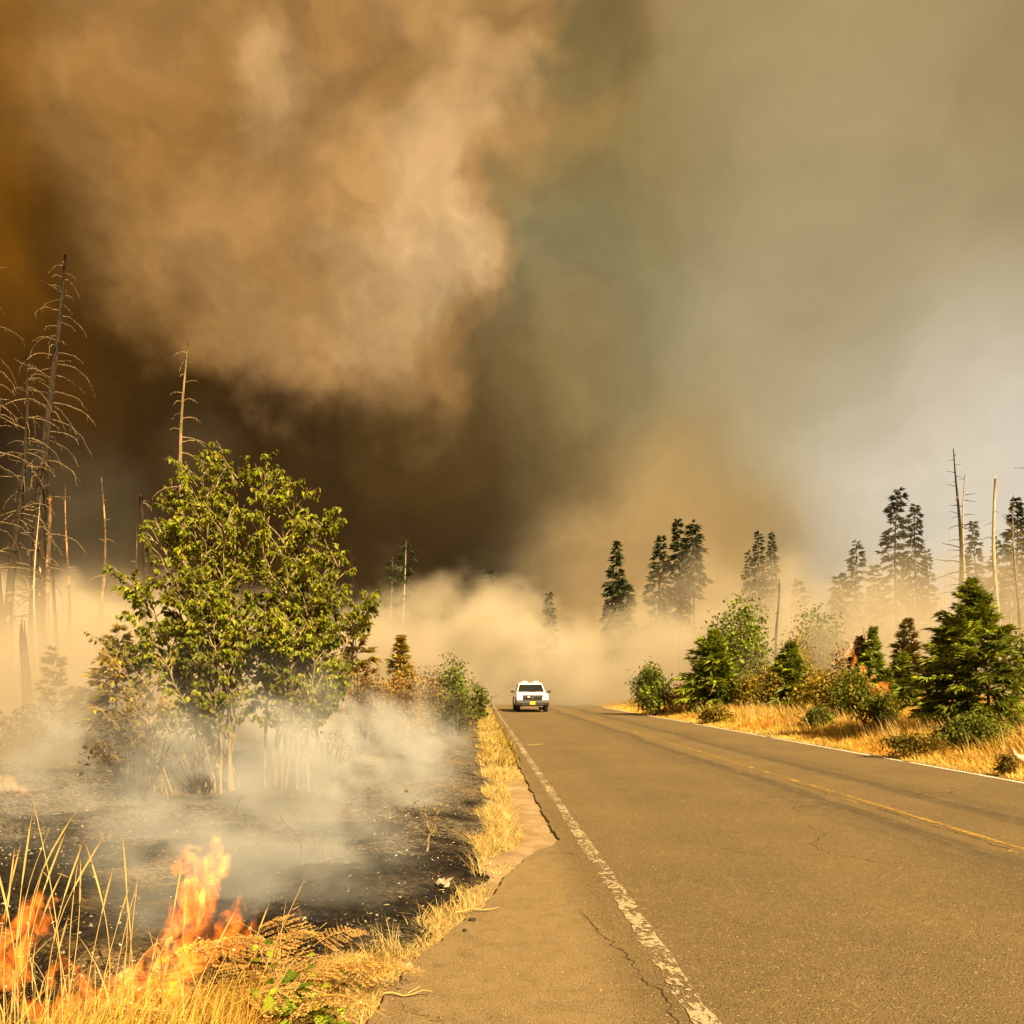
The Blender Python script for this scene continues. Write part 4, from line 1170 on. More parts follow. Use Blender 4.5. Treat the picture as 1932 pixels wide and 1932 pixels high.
def frond(L, nn=13):
    """one dead bracken frond along +x, arching"""
    m = MB()
    k = np.linspace(0, 1, 9)[:, None]
    R_ = np.array([L, 0, 0]) * k + np.array([0, 0, L * .55]) * (k - k ** 2 * 1.05)
    m.tube(R_, np.linspace(.005, .0015, 9), 3, cap=False)
    for q in range(nn):
        t = .12 + .86 * q / nn
        b = np.array([np.interp(t, k[:, 0], R_[:, c]) for c in range(3)])
        pl = L * .34 * (1 - t) ** .8 + .012
        for s in (-1, 1):
            e = b + np.array([pl * .35, s * pl, -pl * .18 + RG.normal() * .01])
            ns = max(4, int(pl / .008))
            u = np.linspace(.08, 1, ns)
            PP = b + (e - b) * u[:, None]
            for s2 in (-1, 1):
                DDv = (e - b) / pl * .5 + np.array([1, 0, 0]) * s2 * .8 + RG.normal(size=(ns, 3)) * .2
                m.leaves(PP, DDv, .017 * (1 - .5 * u) + .004, .008, .15, jitter(ns, .6, 1.25))
    return m


meshes = []
for k in range(5):
    oo = frond(.52 + .05 * k).build('fern_tmp', M_FERN)
    meshes.append(oo.data)
    bpy.data.objects.remove(oo)
FS = [(520, 1835), (560, 1800), (470, 1860), (600, 1835), (430, 1905), (380, 1925), (540, 1880), (590, 1790), (500, 1800), (450, 1840), (350, 1960), (480, 1925), (600, 1915), (400, 1960),
      (230, 1965), (560, 1945), (530, 1860), (450, 1880), (590, 1880), (620, 1860), (580, 1850), (120, 1970), (40, 1970), (310, 1965), (500, 1870), (570, 1900), (540, 1810), (480, 1835), (570, 1870),
      (510, 1900), (430, 1870), (550, 1920), (610, 1810), (460, 1815), (600, 1945), (520, 1950), (440, 1945)]
for k, (px, py) in enumerate(FS):
    D = gd(py + 25)
    x = gx(px, D)
    o = bpy.data.objects.new('bracken_frond', meshes[k % 5])
    COL.objects.link(o)
    o.location = (x, D, float(ground_z(x, D)) + .02 + (.20 if 420 < px < 640 else .06) * RG.random())
    o.rotation_euler = (RG.normal() * .3, -RG.uniform(-.2, .25), RG.uniform(0, 2 * PI))
    s = RG.uniform(.6, 1.0)
    o.scale = (s, s, s)
    tag(o, 'dead rust brown bracken frond lying among the dry grass of the unburned corner', 'bracken', 'bracken fronds in the unburned corner')

# bramble sprays with single leaves
def leaf_mesh():
    """one toothed bramble leaf along +x, folded along its midrib"""
    nP = 9
    t = np.linspace(0, 1, nP)
    w = .36 * np.sin(t ** .75 * PI) * (1 + .10 * np.where(np.arange(nP) % 2, 1, -1)) * (1 - .12 * t)
    zc = .10 * np.sin(t * PI) - .12 * t ** 2
    mid = np.stack([t, 0 * t, zc], -1)
    l = np.stack([t + .02, w, zc + .20 * w], -1)
    r = np.stack([t + .02, -w, zc + .20 * w], -1)
    V = np.concatenate([mid, l, r])
    k = np.arange(nP - 1)
    Fc = np.concatenate([np.stack([k, k + 1, nP + k + 1, nP + k], -1), np.stack([k, 2 * nP + k, 2 * nP + k + 1, k + 1], -1)])
    return V, Fc


LV, LF = leaf_mesh()
lm = []
for b in (.55, .75, .95, 1.2, 1.5):
    oo = MB().add(LV, LF, np.array([b * (1.0 + .25 * (b - .9)), b, b * .8])).build('leaf_tmp', M_BRAMBLE, smooth=True)
    lm.append(oo.data)
    bpy.data.objects.remove(oo)


def bramble(label, px, py, n, spread, size, h):
    D = gd(py)
    x = gx(px, D)
    o = thing('bramble', label, 'plant', (x, D, float(ground_z(x, D))), 'brambles in the unburned corner')
    cane = MB()
    tops = []
    for q in range(max(2, n // 6)):
        a = RG.uniform(0, 2 * PI)
        e = np.array([math.cos(a) * spread, math.sin(a) * spread * .7, h * RG.uniform(.5, 1.1)])
        P = bent((0, 0, 0), e, 6, .1)
        cane.tube(P, np.linspace(.006, .002, 6), 4)
        tops += [P[k] for k in range(2, 6)]
    cane.build('cane', M_TWIG, o)
    for q in range(n):
        l = bpy.data.objects.new('leaf', lm[RG.integers(5)])
        COL.objects.link(l)
        l.parent = o
        t = tops[q % len(tops)]
        l.location = t + RG.normal(size=3) * spread * np.array([.22, .22, .15])
        l.rotation_euler = (RG.normal() * .5, RG.uniform(-.5, .6), RG.uniform(0, 2 * PI))
        s = size * RG.uniform(.6, 1.25)
        l.scale = (s, s, s)


bramble('large green bramble with broad lit leaves near the asphalt corner', 572, 1945, 46, .17, .085, .26)
bramble('bramble spray with bright leaves rising out of the bracken mound', 545, 1900, 22, .15, .065, .34)
bramble('small green bramble tucked beside the broad leaved one', 640, 1960, 14, .12, .06, .16)
bramble('green bramble leaves right below the tall flame', 436, 1838, 10, .06, .06, .24)
bramble('green bramble leaf pair in the grass at the foot of the flame', 325, 1858, 7, .05, .06, .16)
bramble('dim bramble sprig low in the matted grass under the tall stems', 22, 1960, 12, .12, .06, .14)
bramble('yellow green bramble sprig amid bracken', 505, 1850, 12, .12, .05, .20)
bramble('bramble runner with small leaves on the bracken next to the burn edge', 650, 1880, 12, .14, .045, .18)

# tall grass stems in front of the fire: each stem a plant of its own
ST = [(30, 1935, 60, 1540, 14), (12, 1935, 28, 1600, 12), (62, 1940, 95, 1560, 40), (45, 1930, 128, 1560, 30), (105, 1945, 140, 1535, 70), (118, 1945, 60, 1500, -20), (85, 1935, 160, 1580, 24), (70, 1930, 120, 1640, 30),
      (135, 1950, 152, 1590, 12), (190, 1960, 162, 1592, -30), (215, 1960, 232, 1580, -16), (205, 1950, 260, 1660, 10), (150, 1945, 213, 1640, 8), (112, 1940, 152, 1620, -12), (240, 1950, 262, 1640, 6), (98, 1950, 205, 1565, 50),
      (330, 1940, 450, 1708, 8), (455, 1940, 580, 1648, 6), (295, 1930, 345, 1620, 4), (350, 1940, 352, 1665, 6), (505, 1905, 582, 1725, 12), (460, 1860, 508, 1705, 6), (30, 1935, -10, 1620, -20), (5, 1930, 85, 1625, 8),
      (175, 1940, 245, 1670, 6), (270, 1950, 300, 1760, 8), (530, 1870, 540, 1700, 6), (85, 1940, 130, 1725, 8), (-6, 1930, 40, 1590, 18), (310, 1930, 280, 1750, -8), (250, 1930, 240, 1690, -4), (18, 1945, 45, 1690, 6), (140, 1940, 90, 1700, -6), (400, 1930, 345, 1790, -6)]
for k, (bx, by, tx, ty, cv) in enumerate(ST):
    D = min(4.3, gd(by + 10)) + RG.uniform(-.15, .25)
    x = gx(bx, D)
    zb = float(ground_z(x, D)) - .02
    b = np.array([x, D, zb])
    D2 = D + RG.uniform(-.1, .2)
    e = np.array([gx(tx, D2), D2, gz(ty, D2)]) - b
    t = np.linspace(0, 1, 12)[:, None]
    P = e * t + np.array([-1.0, 0, .15]) * (cv / F * D) * np.sin(t * PI)
    m = MB()
    m.tube(P, np.linspace(.0034, .0013, 12), 5, np.array([1.0, 1.0, 1.0]))
    o = thing('tall_grass', 'tall slender pale grass stem rising from the unburned corner before the fire', 'grass', b, 'tall grass stems before the fire')
    o['kind'] = 'thing'
    m.build('stem', M_STRAW2, o, True)
    if k % 3 != 2:      # narrow seed head
        H = P[-4:]
        MB().tube(H, [.0024, .0048, .0042, .0012], 5).build('seed_head', M_STRAW2, o, True)
    i0 = RG.integers(1, 5)
    V, q, tr, c = blades(P[i0:i0 + 1], [RG.uniform(.25, .5)], [.007], [RG.uniform(.4, 1.2)], [RG.uniform(0, 6.28)], np.array([[.9, .9, .9]]), 5)
    m = MB()
    m.v, m.c, m.n, m.f = [V], [c], len(V), [q, tr]
    m.build('blade', M_STRAW2, o)

# ash flakes, burned stubble and straw scraps littering the burn
M_ASH = mat_veg('ash_flake', (0.42, 0.34, 0.23), 0.0, 0.95, 0.5, 7.0)
Q = patch(42000, (-9, .0), (4.0, 24), lambda x, y: (x < burn_edge(y) - .02) & (y > burn_near(x)) & (x / y > -.72) & ((vnoise(x, y, 1.4, 41) > .1) | (RG.random(x.shape) < .3)))
P = np.stack([Q[:, 0], Q[:, 1], burn_z(Q[:, 0], Q[:, 1]) + .006], -1)
n = len(P)
sz = RG.uniform(.007, .020, n) * RG.choice([1, 1, 1, 1.8], n)
dk = np.where((RG.random(n) < .62)[:, None], np.array([[.10, .09, .08]]), np.array([[1.0, 1.0, 1.0]])) * jitter(n, .4, 1.15)
g = MB().leaves(P, np.stack([RG.normal(size=n), RG.normal(size=n), RG.uniform(0, .6, n)], -1), sz, sz * RG.uniform(.25, .8, n), .2, dk).build('ash_litter', M_ASH)
tag(g, 'pale ash flakes and charred scraps littering the burn', 'ash', kind='stuff')
Q = patch(2600, (-9, .0), (4.2, 22), lambda x, y: (x < burn_edge(y) - .02) & (y > burn_near(x)) & (x / y > -.72))
P = np.stack([Q[:, 0], Q[:, 1], burn_z(Q[:, 0], Q[:, 1])], -1)
grass('burned_stubble', P, RG.uniform(.02, .10, len(Q)), .006, RG.uniform(.4, 2.5, len(Q)), RG.uniform(0, 6.28, len(Q)), M_CHARWOOD, 'charred grass stubble left on the burn', seg=2)
Q = patch(200, (-8, -.3), (4.6, 16), lambda x, y: (x < burn_edge(y) - .1) & (y > burn_near(x)) & (x / y > -.72))
m = MB()
for x, y in Q:
    a = RG.uniform(0, 6.28)
    L = RG.uniform(.03, .09)
    d = np.array([math.cos(a) * L, math.sin(a) * L])
    z = burn_z(np.array([x, x + d[0]]), np.array([y, y + d[1]])) + .012
    m.tube([(x, y, z[0]), (x + d[0] * .5, y + d[1] * .5, z.mean() + .002), (x + d[0], y + d[1], z[1])], [.002, .0026, .0014], 4, RG.choice([.25, 1.0]) * np.ones(3))
tag(m.build('straw_scraps', M_STRAW2), 'bleached stalks and twig scraps strewn on the burn', 'straw', kind='stuff')
# grit on the asphalt
Q = patch(900, (-1, 10), (3.2, 14), lambda x, y: (x > pave_x(y) + .02) & (x < X_EDGE_R))
P = np.stack([Q[:, 0], Q[:, 1], np.full(len(Q), .006)], -1)
sz = RG.uniform(.006, .02, len(Q))
g = MB().leaves(P, np.stack([RG.normal(size=len(Q)), RG.normal(size=len(Q)), RG.uniform(0, .3, len(Q))], -1), sz, sz * .5, .3, jitter(len(Q), .3, 1.2)).build('road_grit', M_STRAW2)
tag(g, 'grit and straw bits scattered over the asphalt', 'grit', kind='stuff')
# ------------------------------------------------------------------ the pickup
M_PAINT = mat_plain('white_car_paint', (0.80, 0.79, 0.76), 0.28, var=.03)
M_GLASS = mat_plain('dark_car_glass', (0.012, 0.013, 0.012), 0.08, var=.1)
M_BLACK = mat_plain('black_plastic', (0.018, 0.017, 0.016), 0.5)
M_DGREY = mat_plain('dark_bumper', (0.022, 0.020, 0.018), 0.45)
M_CHROME = mat_plain('bright_metal', (0.62, 0.60, 0.56), 0.25, 1.0)
M_TYRE = mat_plain('tyre_rubber', (0.022, 0.021, 0.02), 0.85)
M_LENS = mat_plain('lit_headlamp', (0.9, 0.9, 0.85), 0.15, emit=((1.0, .93, .8), 1.6))
M_RED = mat_plain('lit_red_lamp', (0.8, 0.1, 0.08), 0.2, emit=((1.0, .22, .15), 2.2))
M_PLATE = mat_plain('yellow_plate', (0.55, 0.40, 0.03), 0.45)
M_LIGHTBAR = mat_plain('clear_beacon', (0.75, 0.75, 0.72), 0.2)
M_AMBER = mat_plain('amber_lens', (0.6, 0.25, 0.02), 0.3)


def prof_mesh(pts, hw):
    """side outline (y, z) swept across the width; hw(z) is the half width"""
    n = len(pts)
    V = [(-hw(z), y, z) for y, z in pts] + [(hw(z), y, z) for y, z in pts]
    m = MB().add(V, [(k, (k + 1) % n, n + (k + 1) % n, n + k) for k in range(n)])
    m.f.append(np.array([list(range(n))[::-1]]))
    m.f.append(np.array([list(range(n, 2 * n))]))
    return m


def pickup():
    D = gd(1344)
    x = gx(1005, D)
    o = thing('pickup_truck', 'white pickup truck with roof beacons driving out of the smoke', 'truck', (x, D, 0.002), None, math.atan(61 / F) * 1.0)
    hwb = lambda z: .985 if z < .95 else .985 - (z - .95) * .12
    # local -Y is the front; wheels touch z = 0
    body = prof_mesh([(0.10, .42), (0.06, .55), (.0, .72), (.02, .98), (.10, 1.10), (.55, 1.16), (1.45, 1.20), (3.2, 1.20), (3.25, 1.28), (5.6, 1.28), (5.65, .55), (5.55, .45)], hwb)
    bo = bevel(body.build('body', M_PAINT, o), .05, 3)
    hwc = lambda z: .93 - max(0, z - 1.15) * .30
    cab = prof_mesh([(1.42, 1.16), (2.10, 1.72), (2.35, 1.80), (3.30, 1.82), (3.70, 1.76), (3.95, 1.18)], hwc)
    bevel(cab.build('cab', M_PAINT, o), .04, 3)
    # windscreen, proud of the cab
    def slab(name, q, mat, par, th=.012):
        q = np.array(q, float)
        nrm = np.cross(q[1] - q[0], q[3] - q[0])
        nrm /= np.linalg.norm(nrm)
        return MB().add(np.concatenate([q - nrm * .03, q + nrm * th]), [(3, 2, 1, 0), (4, 5, 6, 7), (0, 1, 5, 4), (1, 2, 6, 5), (2, 3, 7, 6), (3, 0, 4, 7)]).build(name, mat, par)
    slab('windscreen', [(-.83, 1.50, 1.225), (.83, 1.50, 1.225), (.70, 2.06, 1.69), (-.70, 2.06, 1.69)], M_GLASS, o)
    for s in (-1, 1):
        q = [(s * .935, 1.75, 1.25), (s * .935, 3.55, 1.25), (s * .80, 3.35, 1.70), (s * .80, 2.2, 1.70)]
        slab('side_window', q if s > 0 else q[::-1], M_GLASS, o)
        # mirror
        mr = MB().box((s * 1.16, 1.62, 1.26), (.20, .10, .155)).build('mirror', M_BLACK, o)
        bevel(mr, .03, 2)
        MB().tube([(s * .92, 1.66, 1.17), (s * 1.08, 1.63, 1.22)], .022, 6).build('mirror_arm', M_BLACK, mr)
        # headlamp housing
        hl = MB().add([(s * .645, -.012, .80), (s * .93, .05, .82), (s * .95, .07, 1.00), (s * .66, -.0, 1.03), (s * .645, .08, .80), (s * .93, .12, .82), (s * .95, .14, 1.0), (s * .66, .08, 1.03)],
                      [(0, 1, 2, 3), (7, 6, 5, 4), (0, 4, 5, 1), (1, 5, 6, 2), (2, 6, 7, 3), (3, 7, 4, 0)]).build('headlamp', M_LENS, o)
        MB().box((s * .94, .09, .90), (.03, .06, .10)).build('turn_signal', M_AMBER, hl)
        # wheel arches and wheels
        for wy in (1.0, 4.55):
            w = MB()
            th = np.linspace(0, 2 * PI, 25)[:-1]
            rr, ww = .405, .135
            prof = [(rr - .10, -ww), (rr - .01, -ww), (rr, -ww + .03), (rr, ww - .03), (rr - .01, ww), (rr - .10, ww)]
            Vv = np.array([[(s * .86 + p[1], wy + p[0] * math.cos(a), .405 + p[0] * math.sin(a)) for p in prof] for a in th])
            kk, pp = len(th), len(prof)
            fc = [(a * pp + b, a * pp + (b + 1) % pp, ((a + 1) % kk) * pp + (b + 1) % pp, ((a + 1) % kk) * pp + b) for a in range(kk) for b in range(pp)]
            ty = w.add(Vv.reshape(-1, 3), fc).build('tyre', M_TYRE, o, True)
            rm = MB()
            rm.tube([(s * .86 - .10, wy, .405), (s * .86 + .10, wy, .405)], .30, 20)
            rm.build('rim', M_CHROME, ty)
            arch = MB()
            a2 = np.linspace(-.1, PI + .1, 15)
            arch.tube([(s * .985, wy + .47 * math.cos(a), .42 + .47 * math.sin(a)) for a in a2], .035, 6)
            arch.build('wheel_arch', M_BLACK, o)
        MB().tube([(s * .93, 1.55, .40), (s * .93, 4.0, .40)], .05, 8).build('side_step', M_BLACK, o)
        MB().tube([(s * .55, -.10, .56), (s * .55, -.03, .56)], .055, 14).build('fog_lamp', M_CHROME, o)
    # grille: dark panel, frame and crossed bars with a round emblem
    gr = MB().add([(-.58, -.035, .68), (.58, -.035, .68), (.64, .0, 1.055), (-.64, .0, 1.055), (-.58, .08, .68), (.58, .08, .68), (.64, .10, 1.055), (-.64, .10, 1.055)],
                  [(0, 1, 2, 3), (7, 6, 5, 4), (0, 4, 5, 1), (1, 5, 6, 2), (2, 6, 7, 3), (3, 7, 4, 0)]).build('grille', M_BLACK, o)
    MB().box((0, -.045, .875), (1.10, .03, .035)).build('grille_bar', M_DGREY, gr)
    MB().box((0, -.047, .865), (.05, .032, .30)).build('grille_bar', M_DGREY, gr)
    for z in (.76, .81, .93, .98):
        MB().box((0, -.036 + .1 * (z - .75) * .3, z), (1.06, .02, .012)).build('grille_slat', M_CHROME if z > .9 else M_DGREY, gr)
    MB().tube([(0, -.085, .895), (0, -.04, .895)], .062, 18).build('emblem', M_CHROME, gr)
    MB().box((-.24, -.07, .935), (.13, .04, .07)).build('warning_lamp', M_RED, gr)
    # bumper
    bm_ = prof_mesh([(-.16, .44), (-.18, .58), (-.14, .74), (.10, .76), (.14, .40), (-.10, .40)], lambda z: .99)
    bu = bevel(bm_.build('bumper', M_DGREY, o), .04, 2)
    MB().box((0, -.185, .53), (1.15, .02, .13)).build('air_intake', M_BLACK, bu)
    MB().box((0.0, -.175, .468), (1.3, .025, .025)).build('bumper_trim', M_CHROME, bu)
    pl = MB().box((-.02, -.205, .575), (.33, .015, .20)).build('number_plate', M_PLATE, bu)
    MB().box((0, -.02, .36), (1.20, .06, .07)).build('skid_plate', M_CHROME, o)
    MB().box((0, 2.6, .45), (1.5, 4.6, .2)).build('chassis', M_BLACK, o)
    # roof beacons
    for s in (-1, 1):
        b = MB().box((s * .36, 2.50, 1.865), (.36, .22, .11), taper=.85).build('roof_beacon', M_LIGHTBAR, o)
        bevel(b, .025, 2)
        MB().box((s * .36, 2.50, 1.808), (.40, .26, .03)).build('beacon_base', M_CHROME, b)
    MB().tube([(-.06, 2.4, 1.80), (-.06, 2.42, 1.98)], .008, 5).build('antenna', M_BLACK, o)
    # wipers and bonnet seam
    for s in (-1, 1):
        MB().tube([(s * .10 + .1, 1.47, 1.222), (s * .10 - .42, 1.56, 1.29)], .010, 4).build('wiper', M_BLACK, o)
    return o


pickup()

# ------------------------------------------------------------------ small things
D = gd(1672)
x = gx(836, D)
zb = float(burn_z(np.array([x]), np.array([D]))[0])
o = thing('crushed_carton', 'crumpled pale carton lying on the black burn beside the straw', 'litter', (x, D, zb - .01), None, .6)
bevel(MB().box((0, 0, .035), (.11, .06, .05), Matrix.Rotation(.35, 4, 'Y') @ Matrix.Rotation(.3, 4, 'X'), .85).build('box', mat_plain('dirty_cardboard', (.42, .34, .22), .8, var=.5, scale=22), o), .006, 2)
MB().add([(-.06, -.05, .06), (.02, -.055, .085), (.03, -.11, .10), (-.05, -.12, .05)], [(0, 1, 2, 3)]).build('flap', M_ASH, o)
D = gd(1757)
st = MB()
th = RG.normal(size=(40, 3))
th /= np.linalg.norm(th, axis=1)[:, None]
import bmesh


def rock(name, label, px, py, s, mat, zf, seed):
    D = gd(py)
    bmx = bmesh.new()
    bmesh.ops.create_icosphere(bmx, subdivisions=2, radius=1)
    r = np.random.default_rng(seed)
    for v in bmx.verts:
        v.co = Vector((v.co.x * s[0], v.co.y * s[1], max(v.co.z, -.4) * s[2])) * float(r.uniform(.8, 1.15))
    me = bpy.data.meshes.new(name)
    bmx.to_mesh(me)
    bmx.free()
    me.materials.append(mat)
    o = bpy.data.objects.new(name, me)
    COL.objects.link(o)
    x = gx(px, D)
    o.location = (x, D, zf(x, D) + s[2] * .3)
    return tag(o, label, 'stone')


rock('stone', 'small black cinder lying on the paved turn out', 877, 1757, (.016, .012, .010), M_CHARWOOD, lambda x, y: .004, 3)
rock('stone', 'flat pale stone half buried in straw at the corner of the turn out', 770, 1812, (.045, .028, .014), mat_plain('pale_stone', (.4, .31, .2), .9, var=.3, scale=30), lambda x, y: float(ground_z(x, y)), 4)
rock('stone', 'dark lump of charred wood at the asphalt edge below the curved straw', 890, 1737, (.03, .016, .014), M_CHARWOOD, lambda x, y: .002, 5)

# twigs on the asphalt edge
for k, (px, py, a, L, lab) in enumerate(((900, 1722, .2, .32, 'dry twig poking from the straw over the paved turn out'), (770, 1880, -.1, .26, 'bleached stalk lying on asphalt by the bracken'), (1012, 1406, .3, .5, 'small broken twig lying in the lane before the pickup'))):
    D = gd(py)
    o = thing('twig', lab, 'twig', (gx(px, D), D, .012), None, a)
    MB().tube(bent((-L / 2, 0, 0), (L / 2, 0, .02), 6, .08), np.linspace(.006, .003, 6), 5).build('stem', M_STRAW2, o)
    MB().tube([(0, 0, .005), (L * .22, L * .16, .03)], [.004, .002], 4).build('side_shoot', M_STRAW2, o)

# splintered pale stump and a white log in the verge
o = thing('tree_stump', 'tall splintered pale stump among the young firs above the flames', 'stump', (gx(1632, 34), 34, float(ground_z(gx(1632, 34), 34))))
m = MB()
h = gz(1182, 34) - o.location.z
m.tube([(0, 0, 0), (.02, 0, h * .5), (.0, 0, h * .86)], [.19, .16, .14], 9)
m.build('trunk', M_BARK_W, o, True)
for k in range(7):
    a = k * .9
    MB().tube([(math.cos(a) * .10, math.sin(a) * .10, h * .82), (math.cos(a) * .07, math.sin(a) * .07, h * RG.uniform(.9, 1.02))], [.06, .008], 5).build('splinter', M_BARK_W, o)
D = 15.6
o = thing('fallen_log', 'bleached white log end sticking out of the verge grass', 'log', (gx(1932, D), D, .12))
m = MB()
m.tube([(-.22, -.05, .16), (0, 0, .06), (.5, .2, .0), (1.2, .5, -.02)], [.05, .09, .11, .12], 9)
m.build('trunk', mat_bark('bleached_wood', (.4, .33, .23), (.66, .58, .45)), o, True)
MB().tube([(-.2, -.05, .17), (-.26, -.05, .30)], [.04, .012], 6).build('branch_stub', M_BARK_W, o)


# ------------------------------------------------------------------ fire
def fire_mat(name, col, k, sc=1.0):
    m, nt, out = mat_new(name)
    co = nd(nt, 'ShaderNodeTexCoord').outputs['Object']
    w = vec(nt, 'MULTIPLY', vec(nt, 'SUBTRACT', noise(nt, co, 5.0 / sc, 2.0).outputs['Color'], (.5, .5, .5)), (.28 * sc, .28 * sc, .28 * sc))
    st = vec(nt, 'MULTIPLY', vec(nt, 'ADD', co, w), (1.0, 1.0, .38))
    n = noise(nt, st, 15.0 / sc, 3.0, .6).outputs['Fac']
    s = mth(nt, 'POWER', smooth(nt, n, .36, .66, .05, 1.0), 1.8)
    hot = mixc(nt, smooth(nt, n, .5, .72), col, (1.0, .28, .02))
    e = nd(nt, 'ShaderNodeEmission', {'Color': hot, 'Strength': mth(nt, 'MULTIPLY', s, k / sc)})
    nt.links.new(e.outputs[0], out.inputs['Volume'])
    m.cycles.volume_step_rate = 0.35
    return m


def flame(name, label, tongues, mat, res, warp=(.10, 3.2), fine=(.05, 9.0), loc=(0, 0, 0), group=None, core=None, stretch=.45):
    """tongues: list of (points, radii); the body is the warped envelope of these lines, glowing through its depth"""
    V, E, Rr = [], [], []
    for pts, rad in tongues:
        P = np.array(pts, float)
        t0 = np.linspace(0, 1, len(P))
        t = np.linspace(0, 1, 10)
        P = np.stack([np.interp(t, t0, P[:, c]) for c in range(3)], -1)
        r = np.interp(t, np.linspace(0, 1, len(rad)), rad)
        b = len(V)
        V += [tuple(p) for p in P]
        Rr += list(r)
        E += [(b + k, b + k + 1) for k in range(9)]
    A = np.array(V)
    rm = max(Rr)
    lo = A.min(0) - rm - .12
    hi = A.max(0) + rm + .12
    me = bpy.data.meshes.new(name)
    me.from_pydata(V, E, [])
    me.attributes.new('rad', 'FLOAT', 'POINT').data.foreach_set('value', np.array(Rr, np.float32))
    me.materials.append(mat)
    o = bpy.data.objects.new(name, me)
    COL.objects.link(o)
    o.location = loc
    nt = bpy.data.node_groups.new(name + '_shape', 'GeometryNodeTree')
    nt.interface.new_socket('Geometry', in_out='INPUT', socket_type='NodeSocketGeometry')
    nt.interface.new_socket('Geometry', in_out='OUTPUT', socket_type='NodeSocketGeometry')
    gi = nt.nodes.new('NodeGroupInput')
    go = nt.nodes.new('NodeGroupOutput')
    pos = nd(nt, 'GeometryNodeInputPosition').outputs[0]
    st = vec(nt, 'MULTIPLY', vec(nt, 'ADD', pos, (loc[0] * 3.1 + 5, loc[1], 2.0)), (1.0, 1.0, stretch))
    n1 = vec(nt, 'SUBTRACT', noise(nt, st, warp[1], 3.0).outputs['Color'], (.5, .5, .5))
    n2 = vec(nt, 'SUBTRACT', noise(nt, st, fine[1], 4.0, .6).outputs['Color'], (.5, .5, .5))
    q = vec(nt, 'ADD', pos, vec(nt, 'MULTIPLY', n1, (warp[0] * 4,) * 3))
    q = vec(nt, 'ADD', q, vec(nt, 'MULTIPLY', n2, (fine[0] * 4,) * 3))
    pr = nd(nt, 'GeometryNodeProximity', {'Source Position': q} if False else None, target_element='EDGES')
    nt.links.new(gi.outputs[0], pr.inputs[0])
    nt.links.new(q, pr.inputs['Sample Position'])
    sn = nd(nt, 'GeometryNodeSampleNearest', domain='POINT')
    nt.links.new(gi.outputs[0], sn.inputs['Geometry'])
    nt.links.new(q, sn.inputs['Sample Position'])
    ra = nd(nt, 'GeometryNodeInputNamedAttribute', {'Name': 'rad'}, data_type='FLOAT')
    si = nd(nt, 'GeometryNodeSampleIndex', data_type='FLOAT', domain='POINT')
    nt.links.new(gi.outputs[0], si.inputs['Geometry'])
    nt.links.new(ra.outputs[0], si.inputs['Value'])
    nt.links.new(sn.outputs[0], si.inputs['Index'])
    d = mth(nt, 'SUBTRACT', si.outputs[0], pr.outputs['Distance'])
    vc = nd(nt, 'GeometryNodeVolumeCube', {'Density': d, 'Background': -1.0, 'Min': tuple(lo), 'Max': tuple(hi), 'Resolution X': res[0], 'Resolution Y': res[1], 'Resolution Z': res[2]})
    vm = nd(nt, 'GeometryNodeVolumeToMesh', {'Volume': vc.outputs[0], 'Threshold': 0.0})
    ss = nd(nt, 'GeometryNodeSetShadeSmooth', {0: vm.outputs[0]})
    sm = nd(nt, 'GeometryNodeSetMaterial', {'Geometry': ss.outputs[0], 'Material': mat})
    nt.links.new(sm.outputs[0], go.inputs[0])
    md = o.modifiers.new('flame', 'NODES')
    md.node_group = nt
    return tag(o, label, 'fire', group)


FIRE = fire_mat('flame_glow', (1.0, .165, .005), 8.5)
FIRE_HOT = fire_mat('flame_core', (1.0, .48, .10), 9.0)
FIRE_PALE = fire_mat('smoky_flame', (1.0, .30, .05), 5.0, 1.6)


def fp(px, py, D):
    """point seen at px, py and distance D"""
    return np.array([gx(px, D), D, gz(py, D)])


def tongues_px(list_, org):
    out = []
    for pts, rad, D in list_:
        P = np.array([fp(a, b, D + dd) for a, b, dd in pts]) - np.array(org)
        out.append((P, [r / F * D for r in rad]))
    return out


GF = 'flames of the grass fire'
DF = 4.45
org = (gx(340, DF), DF, 0.0)
main = [([(350, 1850, 0), (352, 1770, 0), (365, 1700, .05), (378, 1640, .1), (350, 1612, .1), (322, 1636, .1)], [26, 38, 36, 28, 18, 6], DF),
        ([(375, 1820, .05), (385, 1730, .05), (395, 1675, .1), (420, 1640, .1), (434, 1664, .1)], [22, 32, 34, 24, 8], DF),
        ([(360, 1690, .0), (385, 1640, .05), (400, 1605, .1), (360, 1596, .1)], [22, 26, 16, 5], DF),
        ([(300, 1860, -.1), (308, 1790, -.05), (325, 1720, 0), (316, 1680, 0)], [24, 30, 20, 5], DF),
        ([(395, 1840, .1), (418, 1780, .1), (440, 1740, .1), (452, 1705, .1)], [20, 26, 18, 5], DF),
        ([(430, 1810, .1), (468, 1770, .1), (476, 1735, .1)], [16, 18, 5], DF),
        ([(260, 1860, -.1), (268, 1815, -.1), (290, 1780, -.1)], [18, 20, 5], DF),
        ([(345, 1840, -.05), (290, 1825, -.1), (250, 1845, -.1), (195, 1862, -.15)], [28, 28, 22, 8], DF)]
FL = flame('flame', 'tallest orange flame licking up from the edge of the dry grass', tongues_px(main, org), FIRE, (140, 60, 150), (.060, 4.0), (.042, 13.0), org, GF)
